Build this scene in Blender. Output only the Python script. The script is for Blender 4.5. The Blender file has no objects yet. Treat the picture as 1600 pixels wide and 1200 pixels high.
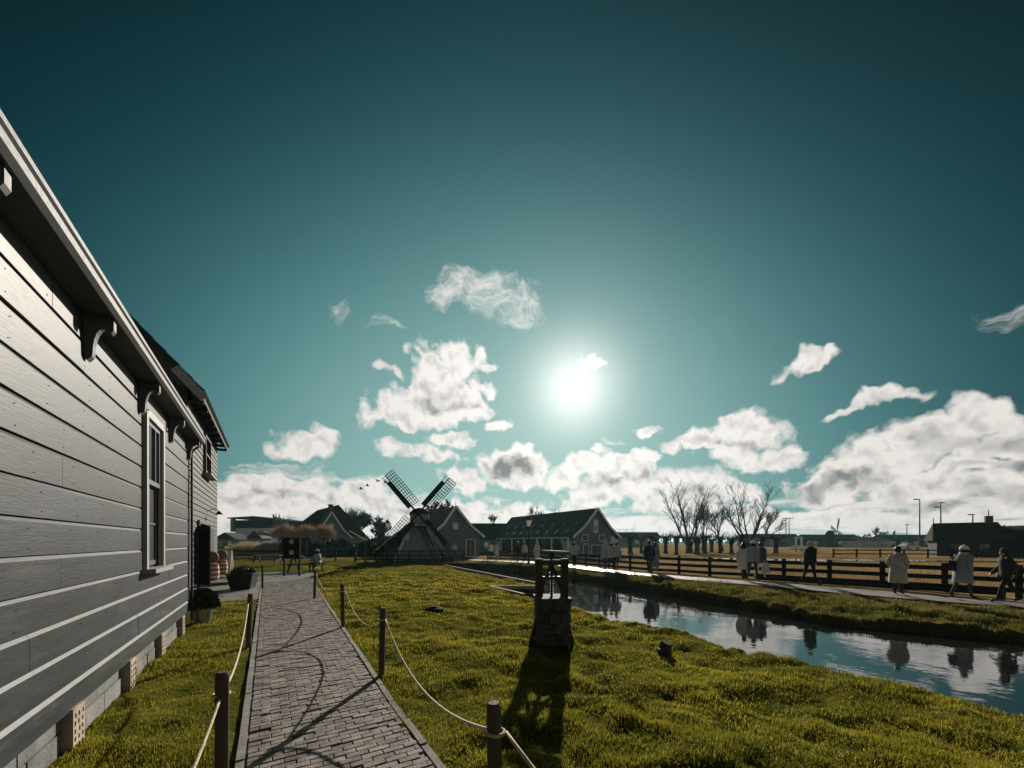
import bpy, math, random
import numpy as np
from mathutils import Vector, Matrix

# ------------------------------------------------------------------ camera, sky, sun, exposure
scene = bpy.context.scene
COL = scene.collection
CH = 1.65                      # eye height
FPX, CX, HZ = 600.0, 800.0, 847.0
SUN_AZ = math.atan2(98.0, FPX)
SUN_EL = math.atan2(244.0, math.hypot(FPX, 98.0))
SUN = Vector((math.sin(SUN_AZ) * math.cos(SUN_EL), math.cos(SUN_AZ) * math.cos(SUN_EL), math.sin(SUN_EL)))

cam_d = bpy.data.cameras.new('camera')
cam = bpy.data.objects.new('camera', cam_d)
COL.objects.link(cam)
cam.location = (0, 0, CH)
cam.rotation_euler = (math.pi / 2, 0, 0)
cam_d.sensor_width = 36.0
cam_d.lens = 36.0 * FPX / 1600.0
cam_d.shift_y = 247.0 / 1600.0
cam_d.clip_start = 0.05
cam_d.clip_end = 20000
scene.camera = cam
scene.view_settings.view_transform = 'Standard'
scene.view_settings.look = 'None'
scene.view_settings.exposure = 0.4
scene.view_settings.gamma = 1.0
scene.render.engine = 'CYCLES'
scene.cycles.max_bounces = 6
scene.cycles.diffuse_bounces = 2
scene.cycles.glossy_bounces = 3
scene.cycles.transmission_bounces = 4
scene.cycles.transparent_max_bounces = 6
scene.cycles.volume_bounces = 0
scene.cycles.use_denoising = True
scene.cycles.sample_clamp_indirect = 6

sun_d = bpy.data.lights.new('sun', 'SUN')
sun_d.energy = 4.8
sun_d.angle = math.radians(0.6)
sun_d.color = (1.0, 0.90, 0.78)
sun_o = bpy.data.objects.new('sun', sun_d)
COL.objects.link(sun_o)
sun_o.rotation_euler = SUN.to_track_quat('Z', 'Y').to_euler()

world = bpy.data.worlds.new('World')
scene.world = world
world.use_nodes = True

def build_world():
    nt = world.node_tree
    N, L = nt.nodes, nt.links
    N.clear()
    def node(t, **kw):
        n = N.new(t)
        for k, v in kw.items():
            setattr(n, k, v)
        return n
    def math_(op, a, b=None, c=None, clamp=False):
        n = node('ShaderNodeMath', operation=op)
        n.use_clamp = clamp
        for i, v in enumerate((a, b, c)):
            if v is None: continue
            if isinstance(v, (int, float)): n.inputs[i].default_value = v
            else: L.new(v, n.inputs[i])
        return n.outputs[0]
    def vm(op, a, b=None, c=None):
        n = node('ShaderNodeVectorMath', operation=op)
        for i, v in enumerate((a, b, c)):
            if v is None: continue
            if isinstance(v, (tuple, list, Vector)): n.inputs[i].default_value = v
            else: L.new(v, n.inputs[i])
        return n
    def smooth(v, lo, hi):
        n = node('ShaderNodeMapRange', interpolation_type='SMOOTHSTEP')
        L.new(v, n.inputs[0]); n.inputs[1].default_value = lo; n.inputs[2].default_value = hi
        return n.outputs[0]
    def mixc(f, a, b):
        n = node('ShaderNodeMix', data_type='RGBA', blend_type='MIX')
        if isinstance(f, (int, float)): n.inputs[0].default_value = f
        else: L.new(f, n.inputs[0])
        for i, v in ((6, a), (7, b)):
            if isinstance(v, tuple): n.inputs[i].default_value = (*v, 1)
            else: L.new(v, n.inputs[i])
        return n.outputs[2]
    def noise(vec, scale, detail=5, rough=.55, color=False, lac=2.0):
        n = node('ShaderNodeTexNoise', noise_dimensions='2D')
        L.new(vec, n.inputs['Vector']); n.inputs['Scale'].default_value = scale
        n.inputs['Detail'].default_value = detail; n.inputs['Roughness'].default_value = rough
        n.inputs['Lacunarity'].default_value = lac
        return n.outputs['Color' if color else 'Fac']
    tc = node('ShaderNodeTexCoord')
    D = vm('NORMALIZE', tc.outputs['Generated']).outputs[0]
    sep = node('ShaderNodeSeparateXYZ'); L.new(D, sep.inputs[0])
    az = math_('MULTIPLY', math_('ARCTAN2', sep.outputs[0], sep.outputs[1]), 57.29578)
    el = math_('MULTIPLY', math_('ARCSINE', sep.outputs[2]), 57.29578)
    cmb = node('ShaderNodeCombineXYZ'); L.new(az, cmb.inputs[0]); L.new(el, cmb.inputs[1])
    P = cmb.outputs[0]
    # clear sky
    sky = node('ShaderNodeTexSky', sky_type='NISHITA')
    sky.sun_disc = False
    sky.sun_elevation = SUN_EL
    sky.sun_rotation = SUN_AZ
    sky.altitude = 0; sky.air_density = 1.0; sky.dust_density = 0.4; sky.ozone_density = 2.0
    # angle from the sun, for its glow and the cloud light
    dots = vm('DOT_PRODUCT', D, SUN).outputs['Value']
    ang = math_('MULTIPLY', math_('ARCCOSINE', math_('MINIMUM', dots, 1.0)), 57.29578)
    lum = node('ShaderNodeRGBToBW'); L.new(sky.outputs[0], lum.inputs[0])
    hx = math_('MULTIPLY', az, .88); hy = math_('MULTIPLY', math_('SUBTRACT', el, 4.0), 1.08)
    wide = math_('SQRT', math_('ADD', math_('MULTIPLY', hx, hx), math_('MULTIPLY', hy, hy)))
    fall = math_('ADD', math_('MULTIPLY', math_('EXPONENT', math_('MULTIPLY', math_('POWER', wide, 3.0), -SKY_FALL)), SKY_GAIN), SKY_FLOOR)  # clear sky darkened away from straight ahead, painting in lens vignetting
    g = math_('MULTIPLY', math_('POWER', lum.outputs[0], .12), fall)
    rr = math_('MULTIPLY', math_('POWER', g, 1.50), 8.4)
    bb = math_('MULTIPLY', math_('POWER', g, .88), 8.7)
    cc = node('ShaderNodeCombineColor'); L.new(rr, cc.inputs[0]); L.new(math_('MULTIPLY', g, 10.0), cc.inputs[1]); L.new(bb, cc.inputs[2])
    clear = cc.outputs[0]
    # clouds: warped ellipses (azimuth, elevation in degrees), each at its own place in the sky
    warp1 = vm('SCALE', vm('SUBTRACT', noise(P, .11, 1, .5, True), (.5, .5, .5)).outputs[0]); warp1.inputs['Scale'].default_value = 5.5
    Pw = vm('ADD', P, warp1.outputs[0]).outputs[0]
    warp2 = vm('SCALE', vm('SUBTRACT', noise(P, .42, 2, .5, True), (.5, .5, .5)).outputs[0]); warp2.inputs['Scale'].default_value = 2.2
    Pw = vm('ADD', Pw, warp2.outputs[0]).outputs[0]
    def azel(x, y):
        v = Vector(((x - CX) / FPX, 1, (HZ - y) / FPX)).normalized()
        return math.degrees(math.atan2(v.x, v.y)), math.degrees(math.asin(v.z))
    def field(blobs, sm=.18):
        acc = None
        for (x, y, rx, ry, w) in blobs:
            a0, e0 = azel(x, y)
            ra = abs(azel(x + rx, y)[0] - azel(x - rx, y)[0]) / 2
            re = abs(azel(x, y + ry)[1] - azel(x, y - ry)[1]) / 2
            m = vm('MULTIPLY_ADD', Pw, (1 / ra, 1 / re, 0), (-a0 / ra, -e0 / re, 0)).outputs[0]
            d2 = vm('DOT_PRODUCT', m, m).outputs['Value']
            v = math_('MULTIPLY_ADD', d2, -w * .62, w * .78)
            acc = v if acc is None else math_('MAXIMUM', acc, v)
        return acc
    solid = [
        (668, 588, 46, 46, 1.4), (706, 578, 50, 34, 1.3), (625, 645, 70, 28, 1.2), (690, 630, 90, 36, 1.4), (735, 632, 50, 22, 1.0), (772, 566, 30, 14, .9), (769, 596, 24, 10, .8), (598, 583, 28, 9, .7), (775, 664, 22, 12, .9),
        (470, 697, 54, 30, 1.3), (612, 707, 32, 20, .9), (662, 708, 46, 18, 1.0), (708, 690, 40, 17, 1.0), (690, 722, 28, 14, .9),
        (795, 731, 62, 34, 1.4), (735, 758, 46, 26, 1.0),
        (900, 735, 52, 28, 1.2), (962, 742, 78, 34, 1.3), (1015, 722, 40, 20, 1.1), (950, 775, 110, 22, 1.2), (940, 708, 24, 10, .7), (1022, 673, 24, 11, .9),
        (1078, 772, 72, 34, 1.3), (1140, 775, 44, 22, 1.0),
        (1185, 660, 62, 36, 1.3), (1108, 690, 66, 20, 1.1), (1222, 660, 40, 34, 1.1), (1170, 716, 74, 24, 1.2), (1228, 700, 46, 28, 1.1),
        (1250, 566, 36, 20, 1.1), (1283, 556, 30, 13, 1.0), (1340, 648, 46, 11, .8), (1390, 632, 46, 12, .8),
        (1512, 640, 76, 42, 1.4), (1450, 684, 92, 38, 1.3), (1375, 722, 104, 34, 1.3), (1300, 758, 100, 32, 1.3), (1570, 690, 110, 42, 1.3), (1650, 690, 120, 70, 1.3), (1450, 772, 170, 26, 1.2), (1500, 738, 120, 26, 1.2), (1230, 800, 120, 16, 1.1), (1600, 770, 140, 34, 1.2),
        (380, 755, 110, 22, 1.0), (470, 765, 100, 24, 1.1), (545, 772, 100, 28, 1.2), (400, 795, 150, 34, 1.3), (600, 795, 110, 26, 1.2),
        (740, 800, 80, 18, 1.1), (850, 800, 110, 18, 1.1), (240, 775, 130, 50, 1.2),
        (918, 566, 26, 14, 1.0),
    ]
    wisps = [(745, 440, 62, 36, 1.0), (712, 462, 46, 34, 1.0), (800, 470, 44, 40, .8), (755, 470, 40, 30, .8), (605, 517, 28, 12, .7), (541, 487, 22, 16, .6), (1575, 478, 46, 22, .7), (490, 742, 130, 7, .9), (430, 728, 80, 8, .8), (968, 690, 22, 8, .7)]
    darks = [(790, 734, 42, 20, 1.3), (1290, 758, 84, 16, 1.3), (1350, 746, 56, 13, 1.1), (1510, 690, 110, 18, .9), (1480, 776, 130, 13, .9), (880, 805, 60, 8, .8), (1570, 730, 90, 12, 1.0), (440, 772, 90, 9, .7), (640, 790, 60, 9, .7), (1090, 780, 40, 14, .8), (960, 762, 70, 9, .7), (1180, 690, 60, 8, .6), (690, 622, 50, 14, .7)]
    Pv = vm('ADD', P, vm('SCALE', warp2.outputs[0]).outputs[0]).outputs[0]
    Pv.node.inputs[1].links[0].from_node.inputs['Scale'].default_value = .55
    def billow(vec, det):
        vo = node('ShaderNodeTexVoronoi', voronoi_dimensions='2D', feature='F1')
        L.new(vec, vo.inputs['Vector']); vo.inputs['Scale'].default_value = .30
        vo.inputs['Detail'].default_value = det; vo.inputs['Roughness'].default_value = .5
        return math_('SUBTRACT', 1.0, vo.outputs['Distance'])
    fb = noise(Pv, .5, 5, .58)
    puff = billow(Pv, 1.0)
    bil = math_('ADD', math_('MULTIPLY', fb, .66), math_('MULTIPLY', puff, .34))
    fb2 = noise(vm('ADD', Pv, (.35, 1.0, 0)).outputs[0], .5, 2, .5)
    fb1 = noise(Pv, .5, 2, .5)
    nf = math_('SUBTRACT', bil, .55)
    Fs = math_('ADD', field(solid), math_('MULTIPLY', nf, 1.55))
    a_s = smooth(Fs, -.02, .52)
    wn = noise(vm('MULTIPLY', Pw, (.55, 1.0, 1)).outputs[0], 1.1, 5, .66)
    Fw = math_('ADD', math_('MULTIPLY', field(wisps), 2.0), math_('MULTIPLY', math_('SUBTRACT', wn, .5), 2.4))
    a_w = math_('MULTIPLY', smooth(Fw, .1, 2.2), .8)
    # a low bank of thin streaks all round the horizon, and loose clouds beyond the ones placed above
    Ps = vm('MULTIPLY', P, (.10, .75, 0)).outputs[0]
    st = noise(Ps, .9, 5, .58)
    low = math_('SUBTRACT', 1.0, smooth(el, 1.5, 8.5))
    Fl = math_('ADD', math_('SUBTRACT', st, .64), math_('MULTIPLY', low, .40))
    a_l = math_('MULTIPLY', math_('MULTIPLY', smooth(Fl, .0, .22), .92), math_('SUBTRACT', 1.0, smooth(el, 6.5, 9.5)))
    gen = noise(vm('MULTIPLY', Pw, (.06, .11, 0)).outputs[0], 1.0, 4, .55)
    side = smooth(math_('ABSOLUTE', az), 56.0, 66.0)
    mid = math_('MULTIPLY', smooth(el, 2, 8), math_('SUBTRACT', 1.0, smooth(el, 18, 34)))
    a_g = math_('MULTIPLY', math_('MULTIPLY', smooth(gen, .46, .60), side), mid)
    cover = math_('MAXIMUM', math_('MAXIMUM', a_s, a_g), math_('MAXIMUM', a_w, a_l))
    # cloud light: thin rims glow, thick bellies grey
    relief = math_('MULTIPLY', math_('SUBTRACT', fb1, fb2), 2.2)
    dk = math_('MULTIPLY', smooth(math_('ADD', field(darks), math_('MULTIPLY', nf, 1.2)), -.2, 1.2), .9)
    thick = smooth(Fs, .40, 1.25)
    sh = math_('ADD', math_('MULTIPLY', thick, .17), math_('ADD', math_('MULTIPLY', relief, .42), math_('MULTIPLY', math_('SUBTRACT', .5, st), .2)))
    sh = math_('ADD', math_('MAXIMUM', sh, 0.0), dk, clamp=True)
    near_sun = math_('EXPONENT', math_('MULTIPLY', ang, -1 / 24.0))
    hi = mixc(near_sun, CLOUD_HI_FAR, CLOUD_HI_NEAR)
    ccol = mixc(sh, hi, CLOUD_LO)
    skyc = mixc(cover, clear, ccol)
    # the sun itself with the bright air round it
    g1 = math_('MULTIPLY', math_('EXPONENT', math_('MULTIPLY', math_('MULTIPLY', ang, ang), -1 / (2 * 3.7 ** 2))), 4.3)
    g2 = math_('MULTIPLY', math_('EXPONENT', math_('MULTIPLY', ang, -1 / 5.5)), 3.2)
    g3 = math_('MULTIPLY', math_('EXPONENT', math_('MULTIPLY', ang, -1 / 14.0)), 0.5)
    glow = node('ShaderNodeCombineColor')
    gs = math_('ADD', g1, g2)
    L.new(math_('MULTIPLY_ADD', gs, 1.18, g3), glow.inputs[0]); L.new(math_('ADD', gs, math_('MULTIPLY', g3, .98)), glow.inputs[1]); L.new(math_('ADD', math_('MULTIPLY', gs, .95), math_('MULTIPLY', g3, .9)), glow.inputs[2])
    fin = vm('ADD', skyc, glow.outputs[0]).outputs[0]
    bg = node('ShaderNodeBackground'); L.new(fin, bg.inputs[0]); bg.inputs[1].default_value = 0.076
    out = node('ShaderNodeOutputWorld'); L.new(bg.outputs[0], out.inputs[0])
    world.cycles.sampling_method = 'MANUAL'
    world.cycles.sample_map_resolution = 1024

SKY_FALL, SKY_GAIN, SKY_FLOOR = 1.55e-5, .385, .006
CLOUD_HI_FAR, CLOUD_HI_NEAR, CLOUD_LO = (7.2, 6.7, 6.3), (11.5, 11.2, 10.8), (2.2, 2.4, 2.4)
build_world()

# ------------------------------------------------------------------ helpers
rng = random.Random(7)
nrng = np.random.default_rng(11)

def PX(x, y, z=0.0):
    """point at height z seen at pixel (x, y) of the 1600x1200 photograph (used to survey the place)"""
    d = FPX * (CH - z) / (y - HZ)
    return Vector(((x - CX) / FPX * d, d, z))

def AT(x, d, z=0.0):
    return Vector(((x - CX) / FPX * d, d, z))

class MB:
    def __init__(self):
        self.v, self.f, self.m = [], [], []
        self.mi = 0
        self.xf = None
    def _add(self, vs, fs):
        o = len(self.v)
        if self.xf is not None:
            vs = [self.xf @ Vector(p) for p in vs]
        self.v.extend([tuple(p) for p in vs])
        self.f.extend([tuple(i + o for i in f) for f in fs])
        self.m.extend([self.mi] * len(fs))
        return self
    def hexa(self, p):      # p: 4 bottom, 4 top (ccw from above)
        return self._add(p, [(3, 2, 1, 0), (4, 5, 6, 7), (0, 1, 5, 4), (1, 2, 6, 5), (2, 3, 7, 6), (3, 0, 4, 7)])
    def box(self, c, s):
        x, y, z = c; a, b, h = s[0] / 2, s[1] / 2, s[2] / 2
        return self.hexa([(x - a, y - b, z - h), (x + a, y - b, z - h), (x + a, y + b, z - h), (x - a, y + b, z - h),
                          (x - a, y - b, z + h), (x + a, y - b, z + h), (x + a, y + b, z + h), (x - a, y + b, z + h)])
    def bar(self, p0, p1, w, h, up=(0, 0, 1), w1=None, h1=None):
        p0, p1 = Vector(p0), Vector(p1)
        d = (p1 - p0).normalized(); u = Vector(up)
        s = d.cross(u)
        if s.length < 1e-4: s = d.cross(Vector((0, 1, 0)))
        s.normalize(); u = s.cross(d).normalized()
        w1 = w if w1 is None else w1; h1 = h if h1 is None else h1
        q = []
        for p, ww, hh in ((p0, w, h), (p1, w1, h1)):
            q += [p - s * ww / 2 - u * hh / 2, p + s * ww / 2 - u * hh / 2, p + s * ww / 2 + u * hh / 2, p - s * ww / 2 + u * hh / 2]
        return self._add(q, [(0, 1, 2, 3), (7, 6, 5, 4), (4, 5, 1, 0), (5, 6, 2, 1), (6, 7, 3, 2), (7, 4, 0, 3)])
    def tube(self, pts, rad, seg=8, caps=True, sx=1.0):
        pts = [Vector(p) for p in pts]
        n = len(pts)
        if not hasattr(rad, '__len__'): rad = [rad] * n
        vs, fs = [], []
        ref = None
        for i, p in enumerate(pts):
            t = (pts[min(i + 1, n - 1)] - pts[max(i - 1, 0)])
            t = t.normalized() if t.length > 1e-9 else Vector((0, 0, 1))
            if ref is None:
                ref = Vector((1, 0, 0)) if abs(t.x) < .9 else Vector((0, 1, 0))
            a = (ref - t * ref.dot(t)).normalized(); b = t.cross(a); ref = a
            for k in range(seg):
                an = 2 * math.pi * k / seg
                vs.append(p + (a * math.cos(an) * sx + b * math.sin(an)) * rad[i])
        for i in range(n - 1):
            for k in range(seg):
                k2 = (k + 1) % seg
                fs.append((i * seg + k, i * seg + k2, (i + 1) * seg + k2, (i + 1) * seg + k))
        if caps:
            fs.append(tuple(range(seg - 1, -1, -1))); fs.append(tuple((n - 1) * seg + k for k in range(seg)))
        return self._add(vs, fs)
    def rings(self, rings, seg=14, caps=True):
        """rings: list of (centre, rx, ry) stacked loops parallel to xy"""
        vs, fs = [], []
        for c, rx, ry in rings:
            for k in range(seg):
                a = 2 * math.pi * k / seg
                vs.append((c[0] + rx * math.cos(a), c[1] + ry * math.sin(a), c[2]))
        for i in range(len(rings) - 1):
            for k in range(seg):
                k2 = (k + 1) % seg
                fs.append((i * seg + k, i * seg + k2, (i + 1) * seg + k2, (i + 1) * seg + k))
        if caps:
            fs.append(tuple(range(seg - 1, -1, -1))); fs.append(tuple((len(rings) - 1) * seg + k for k in range(seg)))
        return self._add(vs, fs)
    def prism(self, poly, axis_a, axis_b, origin, ext):
        """extrude a 2-D polygon (in axes a, b) along vector ext"""
        A, B, O, E = Vector(axis_a), Vector(axis_b), Vector(origin), Vector(ext)
        n = len(poly)
        vs = [O + A * p[0] + B * p[1] for p in poly] + [O + A * p[0] + B * p[1] + E for p in poly]
        fs = [tuple(range(n - 1, -1, -1)), tuple(range(n, 2 * n))]
        fs += [(i, (i + 1) % n, (i + 1) % n + n, i + n) for i in range(n)]
        return self._add(vs, fs)
    def quad(self, a, b, c, d):
        return self._add([a, b, c, d], [(0, 1, 2, 3)])
    def ball(self, c, r, seg=10, rg=6, sc=(1, 1, 1), jit=0, lo=-1.0):
        rs = []
        for i in range(rg + 1):
            t = math.asin(max(-1, lo)) + (math.pi / 2 - math.asin(max(-1, lo))) * i / rg
            rr = max(math.cos(t), .02)
            rs.append(((c[0] + (rng.uniform(-jit, jit)), c[1] + rng.uniform(-jit, jit), c[2] + r * sc[2] * math.sin(t)), r * sc[0] * rr, r * sc[1] * rr))
        return self.rings(rs, seg)
    def mesh(self, name, mats, smooth=False):
        me = bpy.data.meshes.new(name)
        me.from_pydata(self.v, [], self.f)
        for m in (mats if isinstance(mats, (list, tuple)) else [mats]):
            if m is not None: me.materials.append(m)
        if any(self.m): me.polygons.foreach_set('material_index', self.m)
        if smooth: me.polygons.foreach_set('use_smooth', [True] * len(me.polygons))
        me.update()
        return me
    def build(self, name, mats, parent=None, smooth=False, loc=None):
        o = bpy.data.objects.new(name, self.mesh(name, mats, smooth))
        COL.objects.link(o)
        if parent is not None: o.parent = parent
        if loc is not None: o.location = loc
        return o

def empty(name, loc=(0, 0, 0), rz=0.0):
    o = bpy.data.objects.new(name, None)
    o.empty_display_size = .2
    COL.objects.link(o); o.location = loc; o.rotation_euler = (0, 0, rz)
    return o
def tag(o, label=None, cat=None, group=None, kind=None):
    if label: o['label'] = label
    if cat: o['category'] = cat
    if group: o['group'] = group
    if kind: o['kind'] = kind
    return o
def thing(name, label, cat, loc=(0, 0, 0), rz=0.0, group=None):
    return tag(empty(name, loc, rz), label, cat, group)
def link_copy(src_mesh, name, parent, loc=(0, 0, 0), rot=(0, 0, 0), scale=(1, 1, 1)):
    o = bpy.data.objects.new(name, src_mesh); COL.objects.link(o)
    o.parent = parent; o.location = loc; o.rotation_euler = rot; o.scale = scale
    return o

def np_mesh(name, V, F, mat, attr=None):
    """V (n,3), F (m,k) uniform polygons"""
    me = bpy.data.meshes.new(name)
    n, m, k = len(V), len(F), F.shape[1]
    me.vertices.add(n); me.vertices.foreach_set('co', np.ascontiguousarray(V, dtype=np.float32).ravel())
    me.loops.add(m * k); me.loops.foreach_set('vertex_index', np.ascontiguousarray(F, dtype=np.int32).ravel())
    me.polygons.add(m); me.polygons.foreach_set('loop_start', np.arange(0, m * k, k, dtype=np.int32))
    me.update(calc_edges=True)
    me.materials.append(mat)
    if attr is not None:
        for an, vals in attr.items():
            a = me.attributes.new(an, 'FLOAT', 'POINT'); a.data.foreach_set('value', np.ascontiguousarray(vals, dtype=np.float32))
    return me

# value noise in numpy
def _h(ix, iy, s):
    n = (ix * 374761393 + iy * 668265263 + s * 1442695041) & 0x7fffffff
    n = ((n ^ (n >> 13)) * 1274126177) & 0x7fffffff
    return ((n ^ (n >> 16)) & 0xffff) / 65535.0
def vnoise(x, y, f, s=0):
    x = np.asarray(x, float) * f; y = np.asarray(y, float) * f
    ix = np.floor(x).astype(np.int64); iy = np.floor(y).astype(np.int64)
    fx = x - ix; fy = y - iy
    fx = fx * fx * (3 - 2 * fx); fy = fy * fy * (3 - 2 * fy)
    return (_h(ix, iy, s) * (1 - fx) + _h(ix + 1, iy, s) * fx) * (1 - fy) + (_h(ix, iy + 1, s) * (1 - fx) + _h(ix + 1, iy + 1, s) * fx) * fy
def fbm(x, y, f, s=0, o=3):
    t, a, n = 0, 1, 0
    for i in range(o):
        t = t + a * vnoise(x, y, f * 2 ** i, s + i * 17); n += a; a *= .5
    return t / n
def sstep(a, b, x):
    t = np.clip((x - a) / (b - a), 0, 1); return t * t * (3 - 2 * t)

# ------------------------------------------------------------------ materials
MATS = {}
def mat(name, col, rough=.7, spec=.3, metal=0.0, var=.25, vscale=3.0, col2=None, bump=.0, bscale=40.0, stretch=(1, 1, 1), coat=0, obj=False, scuff=0.0):
    """principled with noise colour variation and a fine bump, object-space or world-space coordinates"""
    m = bpy.data.materials.new(name); m.use_nodes = True
    nt = m.node_tree; N, L = nt.nodes, nt.links
    b = N['Principled BSDF']
    b.inputs['Roughness'].default_value = rough
    b.inputs['Specular IOR Level'].default_value = spec
    b.inputs['Metallic'].default_value = metal
    if coat: b.inputs['Coat Weight'].default_value = coat
    if obj:
        tc = N.new('ShaderNodeTexCoord'); src = tc.outputs['Object']
    else:
        g = N.new('ShaderNodeNewGeometry'); src = g.outputs['Position']
    mp = N.new('ShaderNodeMapping'); mp.inputs['Scale'].default_value = stretch; L.new(src, mp.inputs[0])
    n1 = N.new('ShaderNodeTexNoise'); n1.inputs['Scale'].default_value = vscale; n1.inputs['Detail'].default_value = 5; L.new(mp.outputs[0], n1.inputs['Vector'])
    r = N.new('ShaderNodeMapRange'); r.inputs[1].default_value = .3; r.inputs[2].default_value = .7; L.new(n1.outputs['Fac'], r.inputs[0])
    mx = N.new('ShaderNodeMix'); mx.data_type = 'RGBA'; L.new(r.outputs[0], mx.inputs[0])
    c2 = col2 or tuple(min(1, c * (1 + var)) for c in col); c1 = col if col2 else tuple(c * (1 - var) for c in col)
    mx.inputs[6].default_value = (*c1, 1); mx.inputs[7].default_value = (*c2, 1)
    outc = mx.outputs[2]
    if scuff:
        m3 = N.new('ShaderNodeMapping'); m3.inputs['Scale'].default_value = (.5, 1, 3.5); L.new(src, m3.inputs[0])
        n3 = N.new('ShaderNodeTexNoise'); n3.inputs['Scale'].default_value = 1.7; n3.inputs['Detail'].default_value = 9; n3.inputs['Roughness'].default_value = .68; L.new(m3.outputs[0], n3.inputs['Vector'])
        r3 = N.new('ShaderNodeMapRange'); r3.inputs[1].default_value = .54; r3.inputs[2].default_value = .74; r3.inputs[4].default_value = scuff; L.new(n3.outputs['Fac'], r3.inputs[0])
        x3 = N.new('ShaderNodeMix'); x3.data_type = 'RGBA'; L.new(r3.outputs[0], x3.inputs[0]); L.new(outc, x3.inputs[6]); x3.inputs[7].default_value = (.085, .088, .085, 1); outc = x3.outputs[2]
    oi = N.new('ShaderNodeObjectInfo')
    mr = N.new('ShaderNodeMapRange'); mr.inputs[3].default_value = 1 - var * .45; mr.inputs[4].default_value = 1 + var * .45; L.new(oi.outputs['Random'], mr.inputs[0])
    ml = N.new('ShaderNodeVectorMath'); ml.operation = 'SCALE'; L.new(outc, ml.inputs[0]); L.new(mr.outputs[0], ml.inputs['Scale']); outc = ml.outputs[0]
    L.new(outc, b.inputs['Base Color'])
    if bump:
        n2 = N.new('ShaderNodeTexNoise'); n2.inputs['Scale'].default_value = bscale; n2.inputs['Detail'].default_value = 4; L.new(mp.outputs[0], n2.inputs['Vector'])
        bp = N.new('ShaderNodeBump'); bp.inputs['Strength'].default_value = bump; bp.inputs['Distance'].default_value = .01; L.new(n2.outputs['Fac'], bp.inputs['Height']); L.new(bp.outputs[0], b.inputs['Normal'])
        rr = N.new('ShaderNodeMapRange'); rr.inputs[3].default_value = rough * .8; rr.inputs[4].default_value = min(1, rough * 1.2); L.new(n2.outputs['Fac'], rr.inputs[0]); L.new(rr.outputs[0], b.inputs['Roughness'])
    MATS[name] = m
    return m

M_wall = mat('house_paint', (.015, .022, .0255), rough=.49, spec=.42, var=.45, vscale=1.4, stretch=(.7, 1, 6), bump=.13, bscale=12, obj=True, scuff=.75)
M_wall2 = mat('barn_boards', (.026, .026, .025), rough=.65, spec=.3, var=.3, vscale=2.0, stretch=(1, 1, 4), bump=.3, bscale=16)
M_white = mat('white_paint', (.27, .27, .26), rough=.5, spec=.5, var=.1, vscale=6, bump=.1, bscale=30)
M_trim = mat('white_trim_paint', (.72, .73, .70), rough=.5, var=.08, vscale=4)
M_grey = mat('grey_paint', (.085, .092, .095), rough=.55, spec=.25, var=.12, vscale=5, bump=.1, bscale=30)
M_soffit = mat('soffit_paint', (.10, .105, .10), rough=.6, var=.15, vscale=5)
M_dkgreen = mat('dark_green_paint', (.11, .17, .172), rough=.55, spec=.4, var=.25, vscale=2.5, stretch=(1, 1, 3), bump=.15, bscale=20)
M_roof = mat('dark_tiles', (.022, .022, .024), rough=.75, var=.35, vscale=4, bump=.5, bscale=12)
M_thatch = mat('weathered_thatch', (.030, .026, .022), rough=.98, spec=.03, var=.35, vscale=3, bump=.6, bscale=30)
M_wood = mat('dark_weathered_wood', (.045, .038, .030), rough=.8, var=.4, vscale=6, stretch=(1, 1, .4), bump=.5, bscale=40, obj=True)
M_post = mat('brown_post_wood', (.085, .060, .042), rough=.8, var=.35, vscale=9, stretch=(1, 1, .25), bump=.5, bscale=50, obj=True)
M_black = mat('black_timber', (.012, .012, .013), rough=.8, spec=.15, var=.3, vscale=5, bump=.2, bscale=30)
M_rope = mat('natural_rope', (.55, .47, .34), rough=.9, var=.2, vscale=30, bump=.6, bscale=150)
M_brick = mat('path_brick', (.200, .176, .162), rough=.75, spec=.3, var=.5, vscale=7, bump=.6, bscale=70)
M_soil = mat('mole_soil', (.020, .015, .011), rough=.98, var=.5, vscale=14, bump=1.0, bscale=50)
M_sand = mat('joint_sand', (.10, .092, .072), rough=.95, var=.4, vscale=8, bump=.5, bscale=60)
M_kerb = mat('kerb_concrete', (.20, .19, .175), rough=.85, var=.3, vscale=6, bump=.5, bscale=60)
M_pave = mat('paving', (.16, .15, .14), rough=.6, spec=.45, var=.3, vscale=1.2, bump=.4, bscale=30)
M_base = mat('foundation_concrete', (.17, .17, .165), rough=.85, var=.35, vscale=4, bump=.6, bscale=35)
M_pier = mat('tan_brick_pier', (.36, .29, .225), rough=.85, var=.25, vscale=9, bump=.7, bscale=45)
M_stone = mat('mossy_stone', (.055, .056, .052), rough=.85, var=.5, vscale=7, bump=.6, bscale=30)
M_metal = mat('dark_iron', (.03, .03, .032), rough=.5, metal=.6, var=.3, vscale=10)
M_zinc = mat('zinc', (.32, .33, .33), rough=.4, metal=.8, var=.15, vscale=8)
M_bark = mat('bark', (.040, .034, .028), rough=.95, var=.4, vscale=6, bump=.6, bscale=25)
M_twig = mat('twigs', (.034, .029, .024), rough=.95, var=.3, vscale=2)
M_mill = mat('mill_paint_flare_paled', (.26, .35, .35), rough=.6, var=.2, vscale=2.5, stretch=(1, 1, 3))  # dark green made paler to paint in the veiling flare over the mill
M_redtwig = None
M_leafdk = mat('dark_leaf', (.030, .042, .020), rough=.6, var=.45, vscale=3)
M_planter = mat('planter_black', (.016, .018, .019), rough=.5, var=.2, vscale=5)
M_flower = mat('pale_flowers', (.42, .30, .27), rough=.8, var=.3, vscale=20)
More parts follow.
